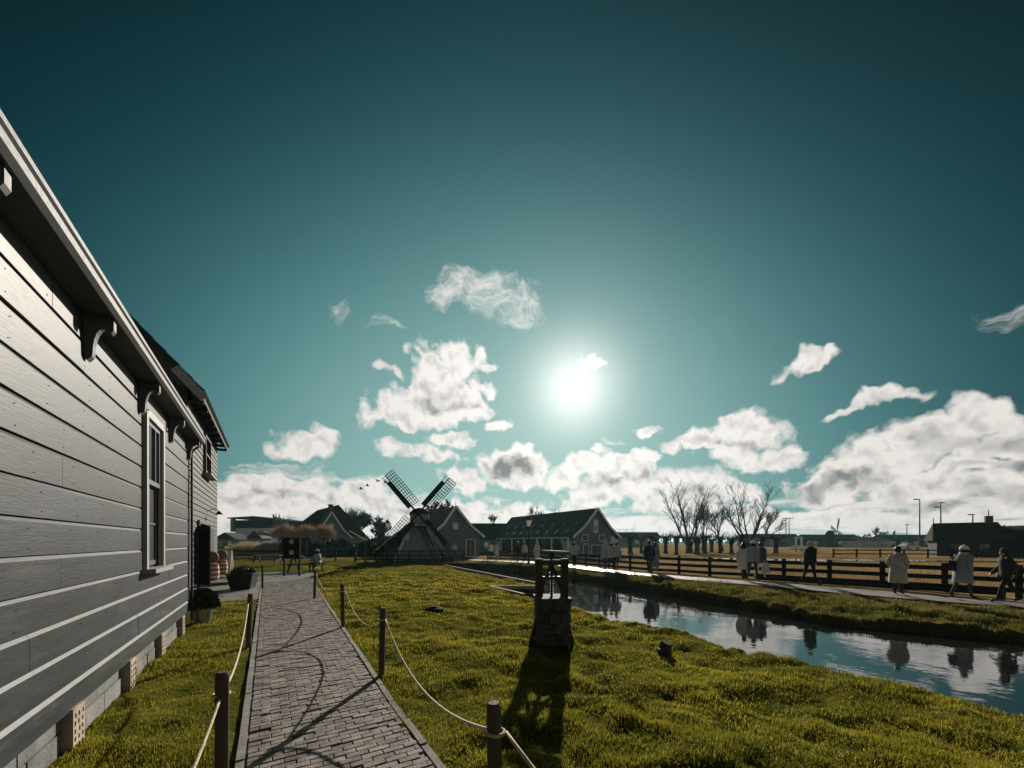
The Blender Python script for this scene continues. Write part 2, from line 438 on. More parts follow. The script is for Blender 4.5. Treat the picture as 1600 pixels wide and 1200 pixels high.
M_orange = mat('orange_paint', (.42, .12, .045), rough=.5, var=.2, vscale=8)
M_tan = mat('tan_wood', (.40, .29, .20), rough=.7, var=.2, vscale=12)
M_chim = mat('chimney_brick', (.11, .06, .045), rough=.9, var=.3, vscale=5)
M_glasslight = mat('pale_cladding', (.40, .43, .43), rough=.6, var=.08, vscale=2)
M_skin = mat('skin', (.42, .27, .20), rough=.6, var=.08, vscale=20)
M_hair = mat('dark_hair', (.018, .014, .012), rough=.5, var=.2, vscale=30)
M_shoe = mat('dark_shoe', (.02, .02, .022), rough=.5, var=.2)
M_eye = mat('eye', (.015, .012, .01), rough=.2, spec=.6, var=.05)
M_car = mat('pale_car_paint', (.55, .57, .58), rough=.25, spec=.6, var=.03, coat=.5)
M_bluew = mat('blue_grey_cladding', (.10, .17, .19), rough=.5, var=.12, vscale=2)

def glass_mat():
    m = bpy.data.materials.new('window_glass'); m.use_nodes = True
    b = m.node_tree.nodes['Principled BSDF']
    b.inputs['Base Color'].default_value = (.012, .016, .018, 1); b.inputs['Roughness'].default_value = .04; b.inputs['Specular IOR Level'].default_value = 1.0; b.inputs['IOR'].default_value = 1.7
    return m
M_glass = glass_mat()
M_curtain = mat('net_curtain', (.5, .52, .5), rough=.9, var=.2, vscale=6, stretch=(8, 8, .5))

def water_mat():
    m = bpy.data.materials.new('canal_water'); m.use_nodes = True
    nt = m.node_tree; N, L = nt.nodes, nt.links; b = N['Principled BSDF']
    b.inputs['Base Color'].default_value = (.010, .014, .014, 1); b.inputs['Roughness'].default_value = .035; b.inputs['IOR'].default_value = 3.0
    g = N.new('ShaderNodeNewGeometry')
    n = N.new('ShaderNodeTexNoise'); n.inputs['Scale'].default_value = 1.1; n.inputs['Detail'].default_value = 3; L.new(g.outputs['Position'], n.inputs['Vector'])
    n2 = N.new('ShaderNodeTexNoise'); n2.inputs['Scale'].default_value = 9; n2.inputs['Detail'].default_value = 2; L.new(g.outputs['Position'], n2.inputs['Vector'])
    ad = N.new('ShaderNodeMath'); ad.operation = 'MULTIPLY_ADD'; L.new(n2.outputs['Fac'], ad.inputs[0]); ad.inputs[1].default_value = .10; L.new(n.outputs['Fac'], ad.inputs[2])
    bp = N.new('ShaderNodeBump'); bp.inputs['Strength'].default_value = .4; bp.inputs['Distance'].default_value = .02; L.new(ad.outputs[0], bp.inputs['Height']); L.new(bp.outputs[0], b.inputs['Normal'])
    return m
M_water = water_mat()

def grass_mat(name, c1, c2, c3, tr=.55, scale=.9):
    m = bpy.data.materials.new(name); m.use_nodes = True
    nt = m.node_tree; N, L = nt.nodes, nt.links
    N.remove(N['Principled BSDF'])
    g = N.new('ShaderNodeNewGeometry')
    n = N.new('ShaderNodeTexNoise'); n.inputs['Scale'].default_value = scale; n.inputs['Detail'].default_value = 4; L.new(g.outputs['Position'], n.inputs['Vector'])
    at = N.new('ShaderNodeAttribute'); at.attribute_name = 'vary'
    r = N.new('ShaderNodeMapRange'); r.inputs[1].default_value = .36; r.inputs[2].default_value = .64; L.new(n.outputs['Fac'], r.inputs[0])
    mx = N.new('ShaderNodeMix'); mx.data_type = 'RGBA'; L.new(r.outputs[0], mx.inputs[0]); mx.inputs[6].default_value = (*c1, 1); mx.inputs[7].default_value = (*c2, 1)
    m2 = N.new('ShaderNodeMix'); m2.data_type = 'RGBA'; L.new(at.outputs['Fac'], m2.inputs[0]); L.new(mx.outputs[2], m2.inputs[6]); m2.inputs[7].default_value = (*c3, 1)
    df = N.new('ShaderNodeBsdfDiffuse'); tl = N.new('ShaderNodeBsdfTranslucent'); L.new(m2.outputs[2], df.inputs[0]); L.new(m2.outputs[2], tl.inputs[0])
    sh = N.new('ShaderNodeMixShader'); sh.inputs[0].default_value = tr; L.new(df.outputs[0], sh.inputs[1]); L.new(tl.outputs[0], sh.inputs[2])
    gl = N.new('ShaderNodeBsdfGlossy'); gl.inputs['Roughness'].default_value = .45; gl.inputs['Color'].default_value = (.45, .40, .12, 1)
    s2 = N.new('ShaderNodeMixShader'); s2.inputs[0].default_value = .02; L.new(sh.outputs[0], s2.inputs[1]); L.new(gl.outputs[0], s2.inputs[2])
    L.new(s2.outputs[0], N['Material Output'].inputs[0])
    return m
M_lawn = grass_mat('lawn_grass_blades', (.058, .082, .012), (.220, .208, .024), (.47, .355, .052), .62, .6)
M_bankgrass = grass_mat('rough_bank_grass', (.048, .056, .014), (.145, .122, .032), (.27, .22, .09), .5, 1.0)
M_pasture = grass_mat('pasture_grass_blades', (.11, .085, .030), (.24, .165, .065), (.34, .25, .13), .5, 1.0)

def ground_mat():
    m = bpy.data.materials.new('ground_soil_and_turf'); m.use_nodes = True
    nt = m.node_tree; N, L = nt.nodes, nt.links; b = N['Principled BSDF']; b.inputs['Roughness'].default_value = 1.0; b.inputs['Specular IOR Level'].default_value = 0.0
    at = N.new('ShaderNodeAttribute'); at.attribute_name = 'field'       # 0 = turf by the path, 1 = dry winter pasture
    mu = N.new('ShaderNodeAttribute'); mu.attribute_name = 'mud'
    g = N.new('ShaderNodeNewGeometry')
    def noise(s, d=5):
        n = N.new('ShaderNodeTexNoise'); n.inputs['Scale'].default_value = s; n.inputs['Detail'].default_value = d; L.new(g.outputs['Position'], n.inputs['Vector']); return n.outputs['Fac']
    def ramp(f, c1, c2, lo=.35, hi=.65):
        r = N.new('ShaderNodeMapRange'); r.inputs[1].default_value = lo; r.inputs[2].default_value = hi; L.new(f, r.inputs[0])
        x = N.new('ShaderNodeMix'); x.data_type = 'RGBA'; L.new(r.outputs[0], x.inputs[0]); x.inputs[6].default_value = (*c1, 1); x.inputs[7].default_value = (*c2, 1); return x.outputs[2]
    turf = ramp(noise(1.6), (.050, .060, .011), (.132, .118, .021))
    dry = ramp(noise(.14, 8), (.17, .115, .055), (.30, .21, .10))
    x = N.new('ShaderNodeMix'); x.data_type = 'RGBA'; L.new(at.outputs['Fac'], x.inputs[0]); L.new(turf, x.inputs[6]); L.new(dry, x.inputs[7])
    y = N.new('ShaderNodeMix'); y.data_type = 'RGBA'; L.new(mu.outputs['Fac'], y.inputs[0]); L.new(x.outputs[2], y.inputs[6]); y.inputs[7].default_value = (.040, .032, .022, 1)
    L.new(y.outputs[2], b.inputs['Base Color'])
    bp = N.new('ShaderNodeBump'); bp.inputs['Strength'].default_value = .8; bp.inputs['Distance'].default_value = .03; L.new(noise(14, 6), bp.inputs['Height']); L.new(bp.outputs[0], b.inputs['Normal'])
    return m
M_ground = ground_mat()

# ------------------------------------------------------------------ terrain
ADIR = Vector((-.532, .847, 0)); NDIR = Vector((.847, .532, 0))   # along the brick path, across it to the right
def qs(q, s):                       # path coordinates -> world xy
    return (q * NDIR.x + s * ADIR.x, q * NDIR.y + s * ADIR.y)
WATER_Z = -.60
CANAL = [(14.5, -9.2), (5.2, 3.9), (2.37, 8.9), (-.87, 15.0), (1.25, 15.0), (1.0, 16.2), (-5.0, 28.6), (-8.4, 29.3), (-8.6, 31.6), (-3.0, 32.0), (.6, 29.0), (3.9, 23.2), (7.3, 14.6), (8.7, 10.5), (11.6, 8.6), (20.0, 3.0), (30.0, -9.2)]
CN = np.array(CANAL)
def canal_sd(x, y):
    """signed distance to the canal outline, negative inside"""
    x = np.asarray(x, float); y = np.asarray(y, float)
    best = np.full(x.shape, 1e9); inside = np.zeros(x.shape, bool)
    n = len(CN)
    for i in range(n):
        ax, ay = CN[i]; bx, by = CN[(i + 1) % n]
        dx, dy = bx - ax, by - ay
        t = np.clip(((x - ax) * dx + (y - ay) * dy) / (dx * dx + dy * dy), 0, 1)
        best = np.minimum(best, np.hypot(x - ax - t * dx, y - ay - t * dy))
        c = (ay > y) != (by > y)
        with np.errstate(divide='ignore', invalid='ignore'):
            xi = ax + (y - ay) * dx / (dy if abs(dy) > 1e-9 else 1e-9)
        inside ^= c & (x < xi)
    return np.where(inside, -best, best)
def qof(x, y): return x * NDIR.x + y * NDIR.y
def path_right(s): return 1.06 + np.clip(s - 4, 0, 40) * .030
def path_left(s): return -.20 - np.clip(s - 3, 0, 40) * .008
def ground_z(x, y, bumps=True):
    x = np.asarray(x, float); y = np.asarray(y, float)
    q = qof(x, y); s = x * ADIR.x + y * ADIR.y
    z = -.10 * sstep(1.5, 7.5, q)
    sd = canal_sd(x, y)
    far_ = sstep(8.2, 10.5, q)
    z = z - .12 * sstep(15.5, 11.0, y) * far_ * sstep(4.5, 8.0, x)
    z = z - .13 * far_ * sstep(1.5, .1, sd) * sstep(30, 22, y)
    if bumps:
        on = sstep(0.0, .35, np.maximum(q - path_right(s), path_left(s) - q))
        fade = 1 - sstep(16, 38, y)
        b = (fbm(x, y, 1.3, 3, 3) - .5) * .21 + (fbm(x, y, 3.9, 9, 2) - .5) * .16
        far = sstep(8.5, 12, q)                       # the far bank is rougher
        b = b * (.75 + .25 * far * (1 - sstep(0.6, 2.0, sd)))
        b = b * np.where(q > 8.5, 1 - .85 * sstep(1.7, 2.6, sd), 1)
        b = b * np.where(q < -.2, .5, 1)
        z = z + b * on * fade
    wob = (fbm(x, y, 1.4, 31, 3) - .5) * np.where(q > 8.0, .45, .16)
    z = z - (z + 1.25) * sstep(.04, np.where(q > 10.4, -.42, -.16), sd + wob)
    return z

def axis(lo, hi, parts):
    """parts: list of (start, end, step)"""
    out = []
    for a, b, st in parts:
        n = max(2, int(round((b - a) / st)))
        out.append(np.linspace(a, b, n, endpoint=False))
    return np.unique(np.concatenate(out + [np.array([parts[-1][1]])]))
gx = axis(0, 0, [(-5000, -600, 600), (-600, -90, 40), (-90, -22, 3), (-22, -7, .4), (-7, 15, .085), (15, 30, .4), (30, 120, 4), (120, 700, 50), (700, 5000, 600)])
gy = axis(0, 0, [(-400, -30, 60), (-30, -3, 2), (-3, 1, .25), (1, 10, .075), (10, 20, .13), (20, 40, .3), (40, 120, 3), (120, 600, 40), (600, 9000, 700)])
GX, GY = np.meshgrid(gx, gy)
GZ = ground_z(GX, GY)
V = np.stack([GX.ravel(), GY.ravel(), GZ.ravel()], 1)
nx, ny = len(gx), len(gy)
idx = np.arange(nx * ny).reshape(ny, nx)
F = np.stack([idx[:-1, :-1].ravel(), idx[:-1, 1:].ravel(), idx[1:, 1:].ravel(), idx[1:, :-1].ravel()], 1)
Q = qof(GX, GY); SD = canal_sd(GX, GY)
fieldv = np.clip(np.maximum(sstep(17.6, 19.6, Q + .06 * np.maximum(GY - 20, 0)), sstep(24, 60, GY)), 0, 1)
mudv = np.clip(sstep(.25, -.2, SD + (fbm(GX, GY, 1.4, 31, 3) - .5) * .5) + sstep(.62, .75, fbm(GX, GY, .9, 77, 3)) * .45, 0, 1)
me = np_mesh('ground', V, F, M_ground, {'field': fieldv.ravel(), 'mud': mudv.ravel()})
me.polygons.foreach_set('use_smooth', np.ones(len(F), bool))
ground = bpy.data.objects.new('ground', me); COL.objects.link(ground); tag(ground, kind='structure')

# canal water: one sheet under the bank edges
wb = MB(); wb._add([(-14, -9, WATER_Z), (32, -9, WATER_Z), (32, 34, WATER_Z), (-14, 34, WATER_Z)], [(0, 1, 2, 3)])
tag(wb.build('canal_water', M_water), kind='structure')
# ditches in the pasture beyond the fence
def sheet(name, pts, m, z, kind='structure'):
    b = MB(); b._add([(p[0], p[1], z) for p in pts], [tuple(range(len(pts)))]); return tag(b.build(name, m), kind=kind)
sheet('ditch_water', [(8.5, 39.5), (30, 34.5), (60, 30), (60, 31.5), (30, 38), (9.5, 44.5)], M_water, -.055)
sheet('ditch_water', [(-75, 40), (-19.5, 39), (-20.5, 57), (-75, 60)], M_water, .03)
# pavement on the far bank
FP = [(20.5, 4.2), (14.4, 10.7), (11.2, 13.5), (8.5, 16.7), (5.9, 20.6), (4.6, 24.2), (3.2, 28.5), (.8, 32.6), (-2.8, 35.4), (-7.0, 37.0)]
FW = [1.55] * 5 + [1.5, 1.5, 1.6, 1.8, 1.8]
def offset_line(P, W):
    out = []
    for i, p in enumerate(P):
        a = Vector(P[max(i - 1, 0)]); b = Vector(P[min(i + 1, len(P) - 1)]); t = (b - a).normalized()
        n = Vector((-t.y, t.x)) * -1.0
        out.append((p[0] + n.x * W[i], p[1] + n.y * W[i]))
    return out
FE = offset_line(FP, FW)
fb_ = MB()
for i in range(len(FP) - 1):
    zz = lambda p: float(-.055 - .12 * sstep(15.5, 11.0, p[1]))
    for j in range(4):
        t0, t1 = j / 4, (j + 1) / 4
        A_, B_ = Vector(FP[i]).lerp(Vector(FP[i + 1]), t0), Vector(FP[i]).lerp(Vector(FP[i + 1]), t1); C_, D_ = Vector(FE[i]).lerp(Vector(FE[i + 1]), t0), Vector(FE[i]).lerp(Vector(FE[i + 1]), t1)
        fb_._add([(*A_, zz(A_)), (*C_, zz(C_)), (*D_, zz(D_)), (*B_, zz(B_))], [(0, 1, 2, 3)])
M_fpave = mat('pale_footpath', (.23, .21, .19), rough=.5, spec=.5, var=.25, vscale=1.5, bump=.3, bscale=25)
tag(fb_.build('footpath', M_fpave), kind='structure')

# timber edging of the canal by the lawn (pale boards)
edge = thing('canal_edging', 'pale timber edging boards along the stepped inlet of the canal', 'edging', (0, 0, 0))
M_edge = mat('edging_timber', (.30, .26, .21), rough=.85, var=.3, vscale=5, bump=.4, bscale=30)
for (a, b) in [((1.25, 15.0), (-.87, 15.0)), ((-.87, 15.0), (.4, 12.6)), ((1.0, 16.2), (1.25, 15.0)), ((-1.2, 20.8), (1.0, 16.2)), ((-3.4, 25.3), (-1.2, 20.8)), ((-5.0, 28.6), (-3.4, 25.3))]:
    L_ = (Vector(b) - Vector(a)).length; n_ = max(1, int(L_ / 1.6))
    for k in range(n_):
        p0 = Vector(a).lerp(Vector(b), k / n_ + .004); p1 = Vector(a).lerp(Vector(b), (k + 1) / n_ - .004)
        m_ = MB(); zz = float(ground_z(np.array([p0.x]), np.array([p0.y]), False)[0]); zz = -.07
        m_.bar((p0.x, p0.y, zz - .03), (p1.x, p1.y, zz - .03), .09, .12); m_.build('board', M_edge, edge)

# grass blades
def blades(name, label_cat, x, y, hgt, wid, m, lean=.5):
    n = len(x); z = ground_z(x, y)
    a = nrng.uniform(0, 2 * np.pi, n); l = nrng.uniform(.1, lean, n) * hgt; la = nrng.uniform(0, 2 * np.pi, n)
    dx, dy = np.cos(a) * wid / 2, np.sin(a) * wid / 2
    lx, ly = np.cos(la) * l, np.sin(la) * l
    V = np.empty((n, 5, 3))
    V[:, 0] = np.stack([x - dx, y - dy, z - .012], 1); V[:, 1] = np.stack([x + dx, y + dy, z - .012], 1)
    V[:, 2] = np.stack([x + dx * .8 + lx * .35, y + dy * .8 + ly * .35, z + hgt * .6], 1); V[:, 3] = np.stack([x - dx * .8 + lx * .35, y - dy * .8 + ly * .35, z + hgt * .6], 1)
    V[:, 4] = np.stack([x + lx, y + ly, z + hgt], 1)
    b = np.arange(n)[:, None] * 5
    F = np.concatenate([b + np.array([[0, 1, 2]]), b + np.array([[0, 2, 3]]), b + np.array([[3, 2, 4]])], 0)
    vary = np.repeat(np.clip(nrng.normal(.08, .30, n) + .38 * sstep(5, 15, y) * (.4 + fbm(x, y, .25, 61, 2)), 0, 1), 5)
    me = np_mesh(name, V.reshape(-1, 3), F, m, {'vary': vary})
    o = bpy.data.objects.new(name, me); COL.objects.link(o)
    return tag(o, kind='stuff')
def scatter(n, d0, d1, x0=-80, x1=1640):
    d = np.exp(nrng.uniform(np.log(d0), np.log(d1), n)); x = (nrng.uniform(x0, x1, n) - CX) / FPX * d
    return x, d
x, y = scatter(620000, 1.25, 34)
q = qof(x, y); s = x * ADIR.x + y * ADIR.y; sd = canal_sd(x, y)
edgej = nrng.normal(-.03, .05, len(x)) + (fbm(x, y, 2.2, 91, 2) - .5) * .22
tuft = fbm(x, y, 2.6, 55, 3) * .75 + fbm(x, y, .5, 56, 2) * .25
keep = (sd > -.05) & (q < 13.5) & (((q > path_right(s) + .06 + edgej) & (q < 11.5)) | ((q < path_left(s) - .10 + edgej) & (q > -1.36 + .0) & (s < 13.4)))
keep &= (q < 9.5) | (y > 15)
keep &= nrng.uniform(0, 1, len(x)) < np.clip(.18 + 2.3 * (tuft - .30), .12, 1)
keep &= ~((y > 26) & (x < -9))
x, y, t_ = x[keep], y[keep], tuft[keep]
d = y
blades('lawn_grass', None, x, y, (.014 + .078 * np.clip(t_ - .28, 0, 1) ** 1.25 + .012 * nrng.uniform(0, 1, len(x))) * (1 + .2 * np.clip(d / 10, 0, 1)), .0045 * (1 + .14 * d), M_lawn, .9)
x, y = scatter(230000, 6.5, 48, 600, 1640)
sd = canal_sd(x, y); q = qof(x, y)
fx_ = np.interp(y, [p[1] for p in FP], [p[0] for p in FP])
onp = (q > 8) & (x < fx_ + .05) & (sd > -.30) & (y > 6)
fence_x = np.interp(y, [10, 23, 26.5, 31, 36], [18.9, 7.6, 6.2, 4.2, .5])
beyond = (x > fence_x + .1) & (nrng.uniform(0, 1, len(x)) < .55)
t_ = fbm(x, y, 1.3, 5, 3)
some = nrng.uniform(0, 1, len(x)) < np.clip(.2 + 1.5 * (t_ - .25), .1, 1)
for nm, keep, mm in (('bank_grass', onp & (q > 11) & some, M_bankgrass), ('pasture_grass', beyond & some, M_pasture)):
    blades(nm, None, x[keep], y[keep], .035 + .22 * np.clip(t_[keep] - .35, 0, 1) + .02 * nrng.uniform(0, 1, int(keep.sum())), .006 * (1 + .10 * y[keep]), mm, .9)

# ------------------------------------------------------------------ brick path
bp_ = MB()
NS = 46
for i in range(NS):
    s0, s1 = -3 + i * .5, -3 + (i + 1) * .5
    a = [qs(path_left(s0) + .0, s0), qs(path_right(s0), s0), qs(path_right(s1), s1), qs(path_left(s1), s1)]
    bp_._add([(*p, .004) for p in a], [(0, 1, 2, 3)])
brick_path = tag(bp_.build('brick_path', M_sand), kind='structure')
BL, BWd = .160, .068
def brick_mesh(l, w, h=.05, ch=.0035):
    b = MB(); z1 = 0; z2 = -ch
    def ring(x, y, z): return [(-x, -y, z), (x, -y, z), (x, y, z), (-x, y, z)]
    vs = ring(l / 2, w / 2, -h) + ring(l / 2, w / 2, z2) + ring(l / 2 - ch, w / 2 - ch, z1)
    fs = [(8, 9, 10, 11)] + [(k, (k + 1) % 4, 4 + (k + 1) % 4, 4 + k) for k in range(4)] + [(4 + k, 4 + (k + 1) % 4, 8 + (k + 1) % 4, 8 + k) for k in range(4)]
    b._add(vs, fs); return b
bricks = []
for r_ in range(int(21 / BWd)):
    s_ = -2.2 + r_ * BWd
    q0, q1 = float(path_left(s_)) + .05, float(path_right(s_)) - .05
    qq = q0 - (BL / 2 if r_ % 2 else 0) + rng.uniform(-.01, .01)
    while qq < q1:
        a, b = max(qq, q0), min(qq + BL, q1)
        if b - a > .03:
            bricks.append(((a + b) / 2, s_ + BWd / 2 + .004 * math.sin(qq * 9 + r_ * .3), b - a - .006, rng.uniform(-.006, .004) - (.008 if rng.random() < .06 else 0), rng.uniform(-.03, .03), rng.uniform(-.05, .05)))
        qq += BL
def in_view(p):
    if p[1] < .4: return False
    x = CX + FPX * p[0] / p[1]; yv = HZ + FPX * CH / p[1]
    return -10 < x < 1610 and yv < 1215
near = sorted([b for b in bricks if in_view(qs(b[0], b[1]))], key=lambda b: Vector(qs(b[0], b[1])).length)
near_set = set(near[:300])
full_mesh = brick_mesh(BL - .006, BWd - .006).mesh('brick', M_brick)
PANG = math.atan2(NDIR.y, NDIR.x)
rest = MB()
for b in bricks:
    px_, py_ = qs(b[0], b[1])
    z_ = .020 + b[3]
    if b in near_set:
        link_copy(full_mesh, 'brick', brick_path, (px_, py_, z_), (b[5] * .5, b[4] * .3, PANG + b[4]), (b[2] / (BL - .006), 1, 1))
    else:
        t = brick_mesh(b[2], BWd - .006); t.xf = None
        R_ = Matrix.Translation((px_, py_, z_)) @ Matrix.Rotation(PANG + b[4], 4, 'Z') @ Matrix.Rotation(b[5] * .5, 4, 'X')
        rest.xf = R_; rest._add(t.v, t.f)
tag(rest.build('brick_rows', M_brick, brick_path), kind='stuff')
# kerb stones on both sides
kerb_mesh = MB().box((0, 0, 0), (.49, .055, .12)).mesh('kerb_stone', M_kerb)
for side, fn in ((-1, path_left), (1, path_right)):
    for i in range(40):
        s_ = -2 + i * .5 + .25
        qv = float(fn(s_)) + (.012 if side < 0 else -.012)
        p = qs(qv, s_)
        sl = math.atan2(float(fn(s_ + .25) - fn(s_ - .25)), .5)
        link_copy(kerb_mesh, 'kerb_stone', brick_path, (p[0], p[1], -.035 + rng.uniform(-.008, .006)), (rng.uniform(-.03, .03), 0, math.atan2(ADIR.y, ADIR.x) - sl + rng.uniform(-.012, .012)))
# paved yard beyond the lawn strip
yard = [qs(path_left(13.2), 13.2), qs(-5.2, 13.2), qs(-6.0, 24), qs(2.2, 24.5), qs(path_right(19.0) + .1, 19.0), qs(path_right(17.5), 17.5), qs(path_left(17.0), 17.0)]
sheet('paved_yard', yard, M_pave, .012)

# ------------------------------------------------------------------ the long painted house on the left
WANG = math.atan2(ADIR.y, ADIR.x)
house = thing('painted_house', 'long dark grey weatherboard house with white sash window and bracketed eave', 'house', (-1.59, 0, 0), WANG)
# local x runs along the wall away from the camera, local y goes into the house, z up
S0, S1 = -4.5, 8.74
BH, Z0, NB = .257, .533, 12
WIN = (5.70, 6.52, 1.33, 3.25)       # window opening: s0, s1, z0, z1
def plank_prism(s0, s1, z0, z1, t=.034, chf=.034):
    b = MB()
    prof = [(t, z0), (.0, z0), (.0, z1 - chf), (.021, z1 - .004), (t, z1 - .004)]
    b.prism(prof, (0, 1, 0), (0, 0, 1), (s0, 0, 0), (s1 - s0, 0, 0))
    return b
for k in range(NB):
    z0, z1 = Z0 + k * BH, Z0 + (k + 1) * BH
    spans = [(S0, S1)]
    if z1 > WIN[2] + .02 and z0 < WIN[3] - .02:
        spans = [(S0, WIN[0] - .0), (WIN[1] + .0, S1)]
    for (a, b_) in spans:
        cuts = [a]
        if b_ - a > 4:
            c = a + 1.2 + rng.uniform(0, 3.5)
            while c < b_ - 1.2:
                cuts.append(c); c += rng.uniform(3.4, 5.2)
        cuts.append(b_)
        for i in range(len(cuts) - 1):
            o = plank_prism(cuts[i] + (.0015 if i else 0), cuts[i + 1] - .0015, z0, z1).build('plank', M_wall, house)
            o.location.y = rng.uniform(-.0025, .0025)
m_ = MB().box(((S0 + S1) / 2, .2, 2.0), (S1 - S0 - .04, .30, 3.2)); m_.build('wall_core', M_black, house)
m_ = MB(); m_.prism([(.034, .32), (-.012, .32), (-.012, .50), (.01, .529), (.034, .529)], (0, 1, 0), (0, 0, 1), (S0, 0, 0), (S1 - S0, 0, 0)); m_.build('skirting_board', M_wall, house)
m_ = MB().box((S1 + .012, .05, 2.05), (.045, .13, 3.05)); m_.build('corner_board', M_grey, house)
m_ = MB().box((S1 - .02, 1.6, 1.95), (.06, 3.0, 3.3)); m_.build('end_wall', M_wall, house)
nh = MB()
for k in range(NB):
    ss = S0 + .3 + rng.uniform(0, .3)
    while ss < S1 - .05:
        if not (WIN[0] - .15 < ss < WIN[1] + .15 and Z0 + k * BH > WIN[2] - .3 and Z0 + k * BH < WIN[3]):
            for zz in (.045, .18): nh.box((ss + rng.uniform(-.012, .012), -.003, Z0 + k * BH + zz), (.0065, .004, .0065))
        ss += rng.choice((.6, .62, 1.2)) + rng.uniform(-.05, .05)
tag(nh.build('nail_heads', M_metal, house), kind='stuff')
# foundation: two courses of cracked blocks and tan brick piers
piers = [-3.6, -2.15, -.7, .75, 2.2, 3.66, 5.12, 6.57, 8.1]
prev = S0
for i, pc in enumerate(piers + [S1 + .2]):
    if pc < S1:
        pier = MB().box((pc, .03, .15), (.22, .12, .36)).build('pier', M_pier, house)
        pm = MB()
        for r in range(5):
            for c in range(3):
                pm.box((pc - .07 + c * .07 + rng.uniform(-.008, .008), -.0295, .02 + r * .062), (.018, .006, .034))
        tag(pm.build('mortar_gaps', M_black, pier), kind='stuff')
    a, b_ = prev, min(pc - .11, S1)
    if b_ - a > .15:
        mid = (a + b_) / 2 + rng.uniform(-.1, .1)
        for (u, w) in ((a + .004, mid - .005), (mid + .005, b_ - .004)):
            o = MB().box(((u + w) / 2, .10, .245), (w - u, .12, .13)).build('foundation_block', M_base, house); o.location.y = rng.uniform(-.008, .008)
        for (u, w) in ((a + .004, mid + .1), (mid + .11, b_ - .004)):
            o = MB().box(((u + w) / 2, .095, .085), (w - u, .12, .17)).build('foundation_block', M_base, house); o.location.y = rng.uniform(-.008, .008)
    prev = pc + .11
# sash window
M_sash = mat('sash_paint', (.10, .12, .125), rough=.4, spec=.5, var=.1)
win = MB(); s0, s1, z0, z1 = WIN
win.box((s0 - .03, -.012, (z0 + z1) / 2), (.09, .06, z1 - z0 + .10)).box((s1 + .03, -.012, (z0 + z1) / 2), (.09, .06, z1 - z0 + .10)).box(((s0 + s1) / 2, -.014, z1 + .035), (s1 - s0 - .03, .056, .09))
w_o = win.build('window', M_white, house)
MB().box(((s0 + s1) / 2, -.06, z0 - .045), (s1 - s0 + .20, .14, .055)).build('sill', M_white, w_o)
MB().box(((s0 + s1) / 2, .14, (z0 + z1) / 2), (s1 - s0, .03, z1 - z0)).build('curtain', M_curtain, w_o)
zm = (z0 + z1) / 2 + .12
for nm, za, zb, yy, cols, rows in (('upper_sash', zm, z1 - .01, .012, 3, 1), ('lower_sash', z0 + .01, zm + .05, .052, 2, 2)):
    f = MB(); x0, x1 = s0 + .02, s1 - .02
    for xx in (x0 + .03, x1 - .03): f.box((xx, yy, (za + zb) / 2), (.06, .036, zb - za))
    for zz in (za + .03, zb - .03): f.box(((x0 + x1) / 2, yy - .001, zz), (x1 - x0 - .118, .036, .06))
    sash = f.build(nm, M_sash, w_o)
    gb = MB()
    for c in range(1, cols): gb.box((x0 + (x1 - x0) * c / cols, yy - .002, (za + zb) / 2), (.024, .03, zb - za - .12))
    for r in range(1, rows): gb.box(((x0 + x1) / 2, yy - .004, za + (zb - za) * r / rows), (x1 - x0 - .12, .03, .024))
    gb.build('glazing_bars', M_sash, w_o)
    for c in range(cols):
        for r in range(rows):
            a, b_ = x0 + (x1 - x0) * c / cols + .008, x0 + (x1 - x0) * (c + 1) / cols - .008
            c0, c1 = za + (zb - za) * r / rows + .008, za + (zb - za) * (r + 1) / rows - .008
            o = MB().box(((a + b_) / 2, yy + .012, (c0 + c1) / 2), (b_ - a, .005, c1 - c0)).build('pane', M_glass, w_o)
# eave: soffit, fascia, gutter and scrolled brackets
OV = .185; ZE = 3.60
MB().box(((S0 + S1) / 2, -OV / 2 + .02, ZE + .02), (S1 - S0 + .2, OV + .06, .03)).build('soffit', M_soffit, house)
fa = MB(); fa.prism([(-OV - .02, ZE - .01), (-OV - .05, ZE + .02), (-OV - .05, ZE + .075), (-OV - .065, ZE + .09), (-OV - .065, ZE + .125), (-OV + .0, ZE + .125), (-OV + .0, ZE - .01)], (0, 1, 0), (0, 0, 1), (S0, 0, 0), (S1 - S0 + .22, 0, 0))
fa.build('gutter', M_grey, house)
rf = MB(); rf.prism([(-OV + .0, ZE + .13), (3.2, ZE + 2.6), (6.4, ZE + .13)], (0, 1, 0), (0, 0, 1), (S0, 0, 0), (S1 - S0 + .12, 0, 0)); rf.build('roof', M_roof, house)
def bracket(sx):
    b = MB()
    # side outline in (y, z): straight outer edges, scooped inner curve
    out = [(0.0, ZE), (-OV + .02, ZE), (-OV + .0, ZE - .02), (-OV + .0, ZE - .10), (-OV + .018, ZE - .13), (-OV + .035, ZE - .10)]
    for i in range(7):
        a = math.pi / 2 * i / 6
        out.append((-.055 - .085 * (1 - math.sin(a)), ZE - .085 - .24 * (1 - math.cos(a))))
    out += [(-.050, ZE - .36), (-.02, ZE - .40), (.0, ZE - .37)]
    b.prism(out, (0, 1, 0), (0, 0, 1), (sx - .032, 0, 0), (.064, 0, 0))
    return b.build('bracket', M_grey, house)
for sx in (-1.0, .65, 2.25, 3.88, 5.5, 7.1, 8.62): bracket(sx)
dn = MB(); dn.tube([(S1 + .12, -OV + .02, ZE + .03), (S1 + .12, -OV + .02, ZE - .05), (S1 + .07, -.06, ZE - .16), (S1 + .06, -.045, ZE - .22), (S1 + .06, -.045, .12)], .02, 8); dn.build('downpipe', M_wall, house)

